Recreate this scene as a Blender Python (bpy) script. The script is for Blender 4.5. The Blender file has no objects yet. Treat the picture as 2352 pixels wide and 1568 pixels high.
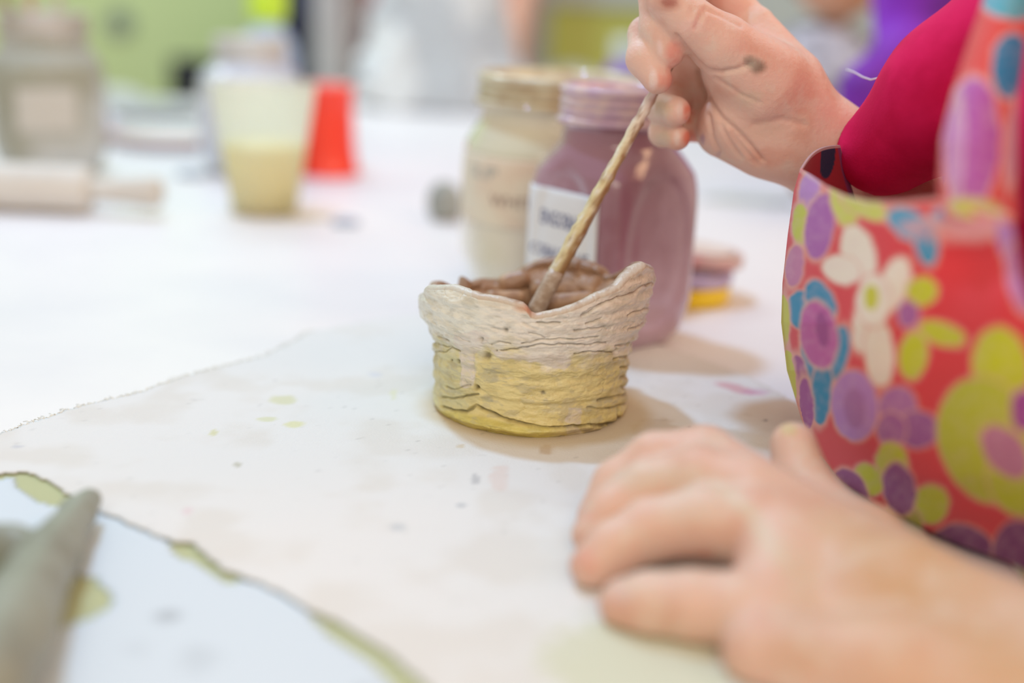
import bpy, math, random
import numpy as np
random.seed(7); rng = np.random.default_rng(7)
COL = bpy.context.scene.collection
PI = math.pi

# ------------------------------------------------------------ camera frame (measured from the photograph)
FPX, CX, CY, HC = 2950., 1176., 784., .22
pitch, roll = math.radians(16), math.radians(2.3)
fw = np.array([0, math.cos(pitch), -math.sin(pitch)])
r0 = np.array([1., 0, 0]); u0 = np.cross(r0, fw)
rt = r0*math.cos(roll)+u0*math.sin(roll); up = -r0*math.sin(roll)+u0*math.cos(roll)
CAM = np.array([0, 0, HC])
def ray(px, py): return fw+rt*(px-CX)/FPX-up*(py-CY)/FPX
def T(px, py, z=0.):
    d = ray(px, py); return CAM+d*((z-HC)/d[2])
def P(px, py, y):
    d = ray(px, py); return CAM+d*(y/d[1])
def J(V):
    V = np.atleast_2d(V)-CAM; w = V@fw
    return CX+FPX*(V@rt)/w, CY-FPX*(V@up)/w

# ------------------------------------------------------------ helpers
def lin(c):
    c = np.asarray(c, float)/255.
    return np.where(c <= .04045, c/12.92, ((c+.055)/1.055)**2.4)
def L4(c): return tuple(lin(c))+(1.,)
def sstep(a, b, x):
    t = np.clip((x-a)/(b-a), 0, 1); return t*t*(3-2*t)
def vnoise(p, seed=0):
    p = np.asarray(p, float); i = np.floor(p).astype(np.int64); f = p-i; f = f*f*(3-2*f)
    def h(a, b, c):
        n = (a*374761393+b*668265263+c*2147483647+seed*144269)&0xffffffff
        n = ((n ^ (n >> 13))*1274126177)&0xffffffff
        return ((n ^ (n >> 16))&0xffff)/65535.
    x, y, z = i[..., 0], i[..., 1], i[..., 2]; u, v, w = f[..., 0], f[..., 1], f[..., 2]
    def l(a, b, t): return a+(b-a)*t
    return l(l(l(h(x, y, z), h(x+1, y, z), u), l(h(x, y+1, z), h(x+1, y+1, z), u), v),
             l(l(h(x, y, z+1), h(x+1, y, z+1), u), l(h(x, y+1, z+1), h(x+1, y+1, z+1), u), v), w)
def fbm(p, o=3, seed=0):
    p = np.asarray(p, float); s = 0; a = .5; n = 0
    for k in range(o):
        s = s+a*vnoise(p*2**k, seed+k); n += a; a *= .5
    return s/n
def polydist(x, y, pts):
    """distance of points to an open polyline"""
    d = np.full(np.shape(x), 1e9)
    for (x0, y0), (x1, y1) in zip(pts[:-1], pts[1:]):
        dx, dy = x1-x0, y1-y0; t = np.clip(((x-x0)*dx+(y-y0)*dy)/(dx*dx+dy*dy+1e-9), 0, 1)
        d = np.minimum(d, np.hypot(x-x0-t*dx, y-y0-t*dy))
    return d
def inpoly(x, y, pts):
    c = np.zeros(np.shape(x), bool); n = len(pts)
    for i in range(n):
        x0, y0 = pts[i]; x1, y1 = pts[(i+1)%n]
        if y0 == y1: continue
        c ^= ((y0 > y) != (y1 > y))&(x < (x1-x0)*(y-y0)/(y1-y0)+x0)
    return c
def ell(x, y, cx, cy, rx, ry, ang=0.):
    a = math.radians(ang); c, s = math.cos(a), math.sin(a); dx, dy = x-cx, y-cy
    return np.hypot((dx*c+dy*s)/rx, (-dx*s+dy*c)/ry)

def mesh(name, V, F, mat, parent=None, smooth=True, cols=None):
    me = bpy.data.meshes.new(name); V = np.asarray(V, float)
    me.from_pydata(V.tolist(), [], [tuple(int(i) for i in f) for f in F] if not isinstance(F, np.ndarray) else F.tolist())
    if cols is not None:
        a = me.color_attributes.new('Col', 'FLOAT_COLOR', 'POINT')
        c = np.ones((len(V), 4)); c[:, :3] = cols; a.data.foreach_set('color', c.ravel())
    if smooth: me.polygons.foreach_set('use_smooth', [True]*len(me.polygons))
    me.materials.append(mat); me.update()
    o = bpy.data.objects.new(name, me); COL.objects.link(o)
    if parent is not None: o.parent = parent
    return o
def tag(o, label=None, cat=None, group=None, kind=None):
    if label: o['label'] = label
    if cat: o['category'] = cat
    if group: o['group'] = group
    if kind: o['kind'] = kind
    return o
def empty(name, loc, label, cat, group=None):
    o = bpy.data.objects.new(name, None); COL.objects.link(o); o.location = loc; o.empty_display_size = .02
    return tag(o, label, cat, group)
def part(o, e):   # a world-space mesh becomes a part of empty e (keep its place)
    o.parent = e; o.matrix_parent_inverse.identity()
    me = o.data; loc = e.location
    n = len(me.vertices); a = np.empty(n*3); me.vertices.foreach_get('co', a); a = a.reshape(-1, 3)-np.array(loc); me.vertices.foreach_set('co', a.ravel()); me.update()
    return o

# materials
def mat(name, col=None, rough=.6, vc=False, coat=0., bump=0., bscale=200., noise=None, sss=0., spec=.5, metal=0., trans=0., sheen=0., emit=None, nscale=20., coatr=.05):
    m = bpy.data.materials.new(name); m.use_nodes = True; N = m.node_tree.nodes; Lk = m.node_tree.links
    b = N['Principled BSDF']; b.inputs['Roughness'].default_value = rough
    b.inputs['Specular IOR Level'].default_value = spec; b.inputs['Metallic'].default_value = metal
    b.inputs['Coat Weight'].default_value = coat; b.inputs['Coat Roughness'].default_value = coatr
    if sheen: b.inputs['Sheen Weight'].default_value = sheen
    if sss:
        b.inputs['Subsurface Weight'].default_value = sss; b.inputs['Subsurface Radius'].default_value = (1, .35, .2); b.inputs['Subsurface Scale'].default_value = .006
    if trans: b.inputs['Transmission Weight'].default_value = trans
    src = None
    if vc:
        a = N.new('ShaderNodeAttribute'); a.attribute_name = 'Col'; src = a.outputs['Color']
    elif col is not None: b.inputs['Base Color'].default_value = L4(col)
    if bump or noise is not None:
        tc = N.new('ShaderNodeTexCoord'); nz = N.new('ShaderNodeTexNoise'); nz.inputs['Detail'].default_value = 5
        Lk.new(tc.outputs['Object'], nz.inputs['Vector'])
    if noise is not None:   # second colour mixed in by noise
        nz2 = N.new('ShaderNodeTexNoise'); nz2.inputs['Scale'].default_value = nscale; nz2.inputs['Detail'].default_value = 6
        Lk.new(tc.outputs['Object'], nz2.inputs['Vector'])
        rp = N.new('ShaderNodeValToRGB'); rp.color_ramp.elements[0].position = .42; rp.color_ramp.elements[1].position = .62
        Lk.new(nz2.outputs['Fac'], rp.inputs['Fac'])
        mx = N.new('ShaderNodeMix'); mx.data_type = 'RGBA'; mx.inputs['A'].default_value = L4(col) if col is not None else (1, 1, 1, 1); mx.inputs['B'].default_value = L4(noise)
        Lk.new(rp.outputs['Color'], mx.inputs['Factor']); src = mx.outputs['Result']
    if src is not None: Lk.new(src, b.inputs['Base Color'])
    if bump:
        nz.inputs['Scale'].default_value = bscale
        bp = N.new('ShaderNodeBump'); bp.inputs['Strength'].default_value = bump; bp.inputs['Distance'].default_value = .002
        Lk.new(nz.outputs['Fac'], bp.inputs['Height']); Lk.new(bp.outputs['Normal'], b.inputs['Normal'])
    return m

# shapes
def grid_faces(nu, nv, wrapu=False):
    F = []
    U = nu if wrapu else nu-1
    for i in range(U):
        for j in range(nv-1):
            a = i*nv+j; b = ((i+1)%nu)*nv+j; F.append((a, b, b+1, a+1))
    return F
def lathe(prof, n=64, c=(0, 0, 0), close=True):
    """profile [(r,z)] bottom to top"""
    V = []; m = len(prof)
    for i in range(n):
        a = 2*PI*i/n
        for r, z in prof: V.append((c[0]+r*math.cos(a), c[1]+r*math.sin(a), c[2]+z))
    return np.array(V), grid_faces(n, m, True)
def box(x0, y0, z0, x1, y1, z1):
    V = [(x, y, z) for x in (x0, x1) for y in (y0, y1) for z in (z0, z1)]
    return np.array(V), [(0, 1, 3, 2), (4, 6, 7, 5), (0, 4, 5, 1), (2, 3, 7, 6), (0, 2, 6, 4), (1, 5, 7, 3)]
def bevel(o, w, s=2):
    m = o.modifiers.new('b', 'BEVEL'); m.width = w; m.segments = s; m.limit_method = 'ANGLE'; return o
def tube(pts, rad, n=14):
    pts = np.array(pts, float); rad = np.broadcast_to(rad, (len(pts),)); V = []
    t = np.gradient(pts, axis=0); t /= np.linalg.norm(t, axis=1)[:, None]
    ref = np.array([0, 0, 1.]) if abs(t[0][2]) < .9 else np.array([1., 0, 0])
    for p, d, r in zip(pts, t, rad):
        a = np.cross(d, ref); a /= np.linalg.norm(a); b = np.cross(d, a)
        for k in range(n):
            w = 2*PI*k/n; V.append(p+r*(a*math.cos(w)+b*math.sin(w)))
    F = []
    for i in range(len(pts)-1):
        for k in range(n):
            q = (k+1)%n; F.append((i*n+k, i*n+q, (i+1)*n+q, (i+1)*n+k))
    F.append(tuple(range(n))[::-1]); F.append(tuple((len(pts)-1)*n+k for k in range(n)))
    return np.array(V), F

# signed distance bodies -> surface nets
def rcone(p, a, b, r1, r2):
    a = np.asarray(a, float); b = np.asarray(b, float); ba = b-a; l2 = ba@ba
    if l2 < 1e-10: return np.linalg.norm(p-a, axis=-1)-max(r1, r2)
    pa = p-a; h = np.clip((pa@ba)/l2, 0, 1)
    return np.linalg.norm(pa-h[..., None]*ba, axis=-1)-(r1+(r2-r1)*h)
def ellipsoid(p, c, r, R=None):
    q = p-np.asarray(c)
    if R is not None: q = q@R
    r = np.asarray(r, float); k0 = np.linalg.norm(q/r, axis=-1); k1 = np.linalg.norm(q/(r*r), axis=-1)
    return k0*(k0-1)/np.maximum(k1, 1e-9)
def smin(a, b, k):
    if k <= 0: return np.minimum(a, b)
    h = np.clip(.5+.5*(b-a)/k, 0, 1); return b+(a-b)*h-k*h*(1-h)
def nets(fn, lo, hi, h):
    lo = np.array(lo, float); n = np.ceil((np.array(hi)-lo)/h).astype(int)+1
    ax = [lo[i]+h*np.arange(n[i]) for i in range(3)]
    D = np.empty(n, np.float32)
    st = 24
    YZ = np.stack(np.meshgrid(ax[1], ax[2], indexing='ij'), -1)
    for s in range(0, n[0], st):
        xs = ax[0][s:s+st]; G = np.empty((len(xs),)+YZ.shape[:2]+(3,)); G[..., 0] = xs[:, None, None]; G[..., 1:] = YZ[None]
        D[s:s+st] = fn(G)
    S = D < 0
    c = [S[i:n[0]-1+i, j:n[1]-1+j, k:n[2]-1+k] for i in (0, 1) for j in (0, 1) for k in (0, 1)]
    cnt = sum(x.astype(np.int8) for x in c); act = (cnt > 0)&(cnt < 8)
    idx = -np.ones(act.shape, np.int64); ii = np.argwhere(act); idx[act] = np.arange(len(ii))
    acc = np.zeros((len(ii), 3)); num = np.zeros(len(ii))
    cor = [(i, j, k) for i in (0, 1) for j in (0, 1) for k in (0, 1)]
    for a in cor:
        for axis in range(3):
            if a[axis]: continue
            b = list(a); b[axis] = 1; b = tuple(b)
            da = D[ii[:, 0]+a[0], ii[:, 1]+a[1], ii[:, 2]+a[2]]; db = D[ii[:, 0]+b[0], ii[:, 1]+b[1], ii[:, 2]+b[2]]
            cr = (da < 0) != (db < 0); t = np.where(cr, da/np.where(cr, da-db, 1), 0)
            q = np.tile(np.array(a, float), (len(ii), 1)); q[:, axis] += t
            acc[cr] += q[cr]; num[cr] += 1
    V = lo+h*(ii+acc/num[:, None])
    F = []
    for axis in range(3):
        o1, o2 = (axis+1)%3, (axis+2)%3
        sl0 = [slice(None)]*3; sl1 = [slice(None)]*3; sl0[axis] = slice(0, n[axis]-1); sl1[axis] = slice(1, n[axis])
        A = S[tuple(sl0)]; B = S[tuple(sl1)]; e = np.argwhere(A != B)
        e = e[(e[:, o1] > 0)&(e[:, o2] > 0)&(e[:, o1] < n[o1]-1)&(e[:, o2] < n[o2]-1)]
        sgn = A[e[:, 0], e[:, 1], e[:, 2]]
        q = []
        for d1, d2 in ((-1, -1), (0, -1), (0, 0), (-1, 0)):
            k = e.copy(); k[:, o1] += d1; k[:, o2] += d2; q.append(idx[k[:, 0], k[:, 1], k[:, 2]])
        q = np.stack(q, 1); q[~sgn] = q[~sgn][:, ::-1]; F.append(q)
    F = np.concatenate(F); return V, F
def vnormals(V, F):
    F = np.asarray(F); n = np.cross(V[F[:, 2]]-V[F[:, 0]], V[F[:, 3]]-V[F[:, 1]]); N = np.zeros_like(V)
    for k in range(4): np.add.at(N, F[:, k], n)
    return N/np.maximum(np.linalg.norm(N, axis=1), 1e-12)[:, None]
def lap(V, F, it=2):
    F = np.asarray(F)
    for _ in range(it):
        S = np.zeros_like(V); c = np.zeros(len(V))
        for a, b in ((0, 1), (1, 2), (2, 3), (3, 0)):
            np.add.at(S, F[:, a], V[F[:, b]]); np.add.at(c, F[:, a], 1)
            np.add.at(S, F[:, b], V[F[:, a]]); np.add.at(c, F[:, b], 1)
        V = V*.4+.6*S/np.maximum(c, 1)[:, None]
    return V
def join(parts):
    V = []; F = []; o = 0
    for v, f in parts:
        v = np.asarray(v); V.append(v); F += [tuple(int(i)+o for i in q) for q in f]; o += len(v)
    return np.concatenate(V), F

# ------------------------------------------------------------ materials
M = {}
M['table'] = mat('white_tabletop', (240, 236, 236), .42, noise=(233, 230, 232), nscale=6)
M['cloth'] = mat('canvas', rough=.95, vc=True, bump=.25, bscale=900, spec=.15)
M['skin'] = mat('skin', rough=.5, vc=True, bump=.22, bscale=420, sss=.22, spec=.4)
M['clay_paint'] = mat('painted_clay', rough=.42, vc=True, bump=.25, bscale=500, spec=.45, coat=.12, coatr=.25)
M['print'] = mat('printed_apron_cotton', rough=.75, vc=True, bump=.06, bscale=1400, spec=.25, sheen=.15)
M['magenta'] = mat('magenta_knit', (224, 24, 94), .85, noise=(204, 12, 78), bump=.1, bscale=900, spec=.2, nscale=30)
M['metal'] = mat('steel_legs', (150, 152, 155), .3, metal=.9)
M['hair'] = mat('brown_hair', (72, 48, 34), .6, bump=.4, bscale=150)
M['denim'] = mat('navy_denim', (52, 64, 92), .9, noise=(66, 80, 110), nscale=60)

# ------------------------------------------------------------ setting
def struct(name, V, F, m): return tag(mesh(name, V, F, m, smooth=False), kind='structure')
FLZ = -.75
M['floor'] = mat('floor_tile', (150, 140, 125), .5, noise=(140, 130, 118), nscale=3)
M['green'] = mat('green_wall_paint', (208, 226, 164), .8, noise=(202, 222, 156), nscale=1.5)
M['white_wall'] = mat('white_wall_paint', (214, 222, 218), .8)
struct('floor', *box(-3.4, -1.6, FLZ-.05, 2.6, 3.75, FLZ), M['floor'])
struct('wall_back', *box(-3.4, 3.6, FLZ, .12, 3.75, 1.9), M['green'])
struct('wall_right_back', *box(.12, 3.6, FLZ, 2.6, 3.75, 1.9), M['white_wall'])
struct('trim_1', *box(.09, 3.56, FLZ, .15, 3.6, 1.9), M['white_wall'])
struct('baseboard_back', *box(-3.4, 3.58, FLZ, 2.6, 3.6, FLZ+.1), M['white_wall'])

# table
tp = [(-1.15, .10), (.165, .10), (.340, 1.70), (.40, 2.30), (-1.15, 2.02)]
tb = empty('work_table', (-.3, 1.1, FLZ), 'large white work table under the cloth, jars and cups', 'table')
V = [(x, y, z) for z in (-.028, 0) for x, y in tp]; F = [(4, 3, 2, 1, 0), (5, 6, 7, 8, 9)]+[(i, (i+1)%5, 5+(i+1)%5, 5+i) for i in range(5)]
o = mesh('tabletop', V, F, M['table'], smooth=False); part(o, tb); bevel(o, .003)
for x, y in ((-1.05, .2), (.08, .2), (.30, 2.15), (-1.05, 1.92)):
    V, F = lathe([(0, FLZ), (.022, FLZ), (.022, -.028), (0, -.028)], 20, (x, y, 0)); part(mesh('leg', V, F, M['metal']), tb)

# ------------------------------------------------------------ sheets on the table
def sheet(name, poly, z, th, m, colfn, step=.0022, jag=.0012, wr=.0012, seed=1, label=None, cat=None, bound=None, zfn=None):
    """thin sheet: grid clipped to a ragged outline, wrinkled, with real thickness"""
    poly = np.array(poly); lo = poly.min(0); hi = poly.max(0)
    nx, ny = int((hi[0]-lo[0])/step)+2, int((hi[1]-lo[1])/step)+2
    X, Y = np.meshgrid(lo[0]+step*np.arange(nx), lo[1]+step*np.arange(ny), indexing='ij')
    w1 = fbm(np.stack([X/.02, Y/.02, X*0+seed], -1), 4, seed)-.5; w2 = fbm(np.stack([X/.02, Y/.02, X*0+seed+9.5], -1), 4, seed+5)-.5
    ins = inpoly(X+w1*jag*8, Y+w2*jag*8, poly)
    cell = ins[:-1, :-1]&ins[1:, :-1]&ins[:-1, 1:]&ins[1:, 1:]
    used = np.zeros(X.shape, bool); used[:-1, :-1] |= cell; used[1:, :-1] |= cell; used[:-1, 1:] |= cell; used[1:, 1:] |= cell
    idx = -np.ones(X.shape, int); idx[used] = np.arange(used.sum())
    Z = z+th+wr*(fbm(np.stack([X/.05, Y/.05, X*0+seed+3], -1), 3, seed+2))+wr*.25*fbm(np.stack([X/.009, Y/.009, X*0], -1), 2, seed+7)
    if zfn is not None: Z = Z+zfn(X, Y)
    Vt = np.stack([X[used], Y[used], Z[used]], 1); Vb = Vt.copy(); Vb[:, 2] = np.maximum(z+.0001, Vt[:, 2]-th)
    ci = np.argwhere(cell); i, j = ci[:, 0], ci[:, 1]
    Ft = np.stack([idx[i, j], idx[i+1, j], idx[i+1, j+1], idx[i, j+1]], 1); n = len(Vt)
    Fb = Ft[:, ::-1]+n
    E = {}
    for f in Ft:
        for a, b in ((0, 1), (1, 2), (2, 3), (3, 0)): E[(f[a], f[b])] = 1
    sd = [(b, a, a+n, b+n) for (a, b) in E if (b, a) not in E]
    V = np.concatenate([Vt, Vb]); F = [tuple(q) for q in Ft]+[tuple(q) for q in Fb]+sd
    jx, jy = J(V); c = colfn(V, jx, jy)
    o = mesh(name, V, F, m, cols=c); tag(o, label, cat); return o, Vt, [(a, b) for (a, b) in E if (b, a) not in E]

def tpx(l): return [tuple(T(x, y)[:2]) for x, y in l]
# ---- cloth
cl_up = [(-260, 1110), (0, 1003), (150, 948), (300, 915), (450, 865), (600, 828), (700, 772), (840, 742), (960, 728), (1200, 752), (1480, 790), (1600, 826), (1700, 862), (1780, 902), (1835, 940)]
cl_dn = [(1700, 1760), (1060, 1680), (985, 1605), (900, 1522), (790, 1450), (700, 1410), (600, 1352), (500, 1322), (440, 1262), (400, 1258), (300, 1216), (235, 1190), (130, 1125), (60, 1092), (0, 1094), (-260, 1180)]
cloth_poly = tpx(cl_up)+[tuple(x) for x in ((.185, .60), (.178, .50), (.172, .34))]+tpx(cl_dn)
def cloth_col(V, jx, jy):
    p = V*1.; n1 = fbm(p/.03, 4, 3); n2 = fbm(p/.004, 3, 9)
    c = np.tile(lin((230, 229, 226)), (len(V), 1)); 
    c = c*(1-.10*(sstep(.45, .7, n1))[:, None]*np.array([.5, .7, 1.]))
    # weave specks of clay
    sp = sstep(.74, .84, n2)*sstep(.45, .6, fbm(p/.02, 2, 21)); c = c*(1-.15*sp[:, None])
    def blot(cx, cy, rx, ry, col, a, ang=0, soft=.35):
        nonlocal c
        e = ell(jx, jy, cx, cy, rx, ry, ang)+(fbm(p/.005, 2, 33)-.5)*.7
        w = a*(1-sstep(1-soft, 1.+soft*.3, e)); c = c*(1-w[:, None])+lin(col)*w[:, None]
    for q in ((650, 918, 30, 13, (214, 214, 178), .8), (612, 962, 26, 6, (214, 216, 176), .7), (675, 974, 26, 9, (222, 221, 178), .9), (490, 993, 11, 9, (214, 212, 168), .8),
              (546, 1067, 8, 7, (190, 188, 170), .8), (905, 905, 8, 14, (222, 222, 190), .7), (430, 1174, 14, 10, (226, 200, 205), .6), (1148, 1100, 26, 34, (226, 205, 195), .5),
              (1062, 1160, 16, 5, (165, 172, 178), .7), (915, 1210, 22, 9, (190, 196, 200), .6), (1092, 1102, 8, 14, (176, 176, 178), .6), (1255, 1032, 18, 12, (196, 170, 135), .6),
              (1690, 892, 60, 10, (214, 150, 160), .65, 14), (1735, 900, 34, 8, (206, 150, 190), .4), (1585, 980, 4, 4, (150, 150, 150), .6), (1760, 965, 4, 3, (120, 120, 130), .6),
              (1060, 1024, 10, 6, (200, 170, 110), .4), (1500, 985, 60, 30, (190, 165, 130), .35), (860, 860, 20, 6, (205, 210, 222), .5), (40, 1025, 14, 4, (180, 184, 196), .5),
              (1750, 1120, 60, 30, (205, 198, 168), .5)): blot(*q)
    # yellow-green patch where the near hand rests
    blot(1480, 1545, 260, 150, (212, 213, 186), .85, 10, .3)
    # tan ring around the pot's foot
    e = np.hypot(V[:, 0]-.014, V[:, 1]-.640); w = (1-sstep(.054, .066, e+(n1-.5)*.014))*.75
    c = c*(1-w[:, None])+lin((206, 186, 150))*w[:, None]
    # grit round the pot
    g = sstep(.80, .86, fbm(p/.0016, 2, 51))*(1-sstep(.07, .16, e)); c = c*(1-.22*g[:, None])
    return c
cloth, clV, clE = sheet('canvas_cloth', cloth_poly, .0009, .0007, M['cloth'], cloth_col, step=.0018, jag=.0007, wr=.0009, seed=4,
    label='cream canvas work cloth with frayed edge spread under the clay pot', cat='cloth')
# frayed threads along the far left edge
fr = []
for a, b in clE:
    p = clV[a]; jx, jy = J(p)
    if -80 < jx[0] < 720 and jy[0] < 1075 and jy[0] > 760 and jx[0]*.30+jy[0] < 1060 and random.random() < .8:
        for _ in range(2):
            d = np.array([-.25+random.uniform(-.7, .6), 1.+random.uniform(-.5, .2), 0]); d /= np.linalg.norm(d); l = random.uniform(.0015, .006)
            q = [p+d*l*t+np.array([random.uniform(-.0006, .0006), 0, -.0011*t+.0006*math.sin(3*t)]) for t in (0, .5, 1)]
            fr.append(tube(q, .00022, 4))
if fr:
    V, F = join(fr); tag(mesh('frayed_threads', V, F, mat('thread', (238, 236, 226), .9), cloth), kind='stuff')
# ---- bluish white paper towards the lower left, over olive stand-in for shaded wet table
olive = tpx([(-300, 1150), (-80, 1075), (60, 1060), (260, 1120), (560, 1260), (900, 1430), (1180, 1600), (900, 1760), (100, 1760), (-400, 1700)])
sheet('olive_shade_sheet', olive, .0001, .0003, mat('olive_shade_sheet', rough=.9, vc=True, spec=.1), lambda V, x, y: np.tile(lin((196, 200, 158)), (len(V), 1))*(1-.15*fbm(V/.02, 3, 5))[:, None],
      step=.005, jag=.0004, wr=.0001, seed=6, label='olive green sheet standing in for shaded wet table between canvas and white paper', cat='paper')
pap = tpx([(-300, 1140), (0, 1098), (34, 1096), (70, 1135), (130, 1168), (190, 1150), (240, 1150), (330, 1180), (390, 1225), (405, 1262), (470, 1300), (535, 1335), (600, 1330), (700, 1390), (770, 1455), (870, 1530), (960, 1640), (900, 1800), (-300, 1800), (-300, 1500), (-60, 1500), (60, 1468), (150, 1438), (255, 1385), (250, 1368), (214, 1332), (150, 1322), (120, 1280), (60, 1240), (-60, 1300), (-300, 1300)])
def pap_col(V, x, y):
    c = np.tile(lin((214, 224, 231)), (len(V), 1))
    for cx, cy, rx, ry, a in ((385, 1415, 34, 20, .55), (460, 1510, 60, 40, .22), (310, 1490, 40, 22, .12), (940, 1560, 50, 24, .5), (830, 1590, 40, 20, .4)):
        e = ell(x, y, cx, cy, rx, ry)+(fbm(V/.006, 2, 8)-.5)*.8; w = a*(1-sstep(.3, 1.2, e)); c = c*(1-w[:, None])+lin((150, 156, 160))*w[:, None]
    return c
sheet('white_paper', pap, .0004, .0003, mat('white_paper', rough=.85, vc=True, spec=.15), pap_col, step=.0025, jag=.0007, wr=.0003, seed=12,
      label='torn bluish white paper at lower left, under the grey clay figure', cat='paper')

# ------------------------------------------------------------ the clay pot
PC = np.array([.0105, .642])
front = [(950, 690), (975, 668), (1030, 668), (1100, 690), (1160, 700), (1205, 712), (1222, 738), (1245, 735), (1300, 722), (1360, 700), (1420, 668), (1460, 635), (1480, 615), (1510, 625)]
back = [(950, 690), (985, 655), (1000, 655), (1015, 668), (1035, 668), (1050, 641), (1062, 655), (1090, 646), (1150, 648), (1170, 636), (1200, 618), (1240, 603), (1280, 598), (1320, 597), (1370, 610), (1395, 622), (1404, 642), (1420, 640), (1440, 632), (1455, 622), (1480, 614), (1510, 625)]
ths = np.radians(np.arange(-180, 180, 2.)); rimz = []
for a in ths:
    q = front if a < 0 else back; z = .066; r = .0605
    for _ in range(25):
        x, y = J([PC[0]+r*math.cos(a), PC[1]+r*math.sin(a), z]); ty = np.interp(x[0], [w[0] for w in q], [w[1] for w in q]); z -= (ty-y[0])*2.1e-4
    rimz.append(z)
rimz = np.array(rimz); k = 2
def zrim(th): return np.interp(th, np.append(ths, PI), np.append(rimz, rimz[0]), period=2*PI)
grooves = [  # polylines in photo pixels of the 880,500 x2.613 crop: points, half width, depth (mm), darkness
 ([(345, 1160), (420, 1182), (500, 1190), (555, 1155), (640, 1192), (760, 1240), (850, 1265), (950, 1283), (1100, 1285), (1250, 1275), (1400, 1258)], 7, 2.4, .75),
 ([(345, 1100), (420, 1108), (500, 1095), (570, 1090)], 5, 1.6, .6), ([(380, 1040), (430, 1052), (520, 1030)], 4, 1., .45),
 ([(300, 825), (360, 832), (410, 806), (460, 825)], 4, 1., .55), ([(290, 765), (340, 790), (400, 800), (450, 818)], 3, .8, .4), ([(330, 735), (390, 765)], 4, .8, .4),
 ([(650, 790), (700, 770), (760, 780)], 4, 1., .5), ([(700, 820), (800, 815), (870, 798), (950, 788), (1100, 788), (1250, 785), (1340, 770)], 4.5, 1.3, .65),
 ([(830, 782), (900, 768), (1000, 755), (1150, 757), (1290, 738)], 4, 1.1, .55), ([(870, 712), (920, 725), (970, 748)], 4, .9, .45),
 ([(1150, 705), (1230, 690), (1330, 678)], 4.5, 1.2, .6), ([(1220, 662), (1310, 630)], 4, 1.1, .5), ([(1200, 600), (1250, 575), (1320, 545)], 4, 1., .4),
 ([(920, 655), (990, 661), (1060, 655)], 4.5, 1.2, .6), ([(1150, 842), (1220, 830), (1290, 826), (1380, 832), (1410, 812)], 4.5, 1.3, .6),
 ([(1190, 612), (1260, 585), (1340, 535), (1420, 502), (1490, 482), (1560, 438), (1612, 415)], 5, 1.5, .5),
 ([(1290, 1120), (1380, 1105), (1440, 1093), (1490, 1062)], 7, 1.6, .6), ([(1230, 1165), (1300, 1172), (1380, 1165), (1470, 1132)], 5, 1.3, .5), ([(1412, 1170), (1418, 1250)], 6, 1.8, .6),
 ([(1470, 610), (1560, 575), (1600, 560)], 5, 1.2, .35), ([(1480, 700), (1570, 655)], 5, 1.4, .35), ([(1400, 800), (1470, 790), (1530, 762)], 6, 1.8, .4), ([(1390, 875), (1460, 860), (1525, 832)], 6, 1.8, .4),
 ([(1430, 925), (1520, 902)], 6, 2., .45), ([(1430, 985), (1520, 955)], 6, 1.8, .4), ([(1440, 1045), (1505, 1020)], 6, 1.6, .4),
 ([(560, 1040), (640, 1100), (760, 1130), (900, 1150), (1080, 1150), (1250, 1130)], 10, .7, .12), ([(600, 940), (760, 985), (950, 1005), (1200, 1000), (1400, 960)], 14, .6, .06),
 ([(620, 880), (800, 900), (1000, 930), (1300, 910)], 12, .5, .06), ([(470, 840), (480, 1040)], 6, -.5, 0), ([(540, 840), (552, 1040)], 5, .4, .1),
 ([(240, 650), (270, 720), (310, 790)], 6, 1.2, .25), ([(230, 500), (300, 560), (330, 640)], 12, -.6, 0), ([(360, 470), (420, 540), (440, 640)], 16, -.7, 0), ([(560, 520), (600, 620), (560, 700)], 18, -.5, 0),
 ([(650, 690), (740, 700), (760, 690)], 6, .7, .2), ([(840, 660), (930, 700)], 6, .7, .2), ([(500, 1195), (700, 1280), (900, 1340), (1050, 1350)], 14, -.8, 0)]
grooves = [([(880+x/2.613, 500+y/2.613) for x, y in g], w/2.613*1.25, d, k) for g, w, d, k in grooves]
pits = [(585, 758, 15, 2.4), (620, 858, 24, 2.4), (450, 885, 11, 1.6), (405, 880, 6, 1.), (558, 1045, 15, 2.2), (735, 700, 14, 1.), (680, 825, 6, 1.), (960, 1075, 10, .6)]
NT, NO, NR, NI = 900, 250, 26, 90
th = -PI+2*PI*np.arange(NT)/NT; ZR = zrim(th)
ZR = ZR+.0008*(fbm(np.stack([np.cos(th)*9, np.sin(th)*9, th*0], 1), 3, 5)-.5)
prof_z = [0, .004, .010, .030, .040, .048, .058, .066, .09]; prof_r = [.0495, .0515, .0500, .0510, .0535, .0572, .0590, .0605, .0612]
TH, U = np.meshgrid(th, np.linspace(0, 1, NO), indexing='ij'); Zo = U*(ZR[:, None]-.0016)
Ro = np.interp(Zo, prof_z, prof_r)
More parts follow.
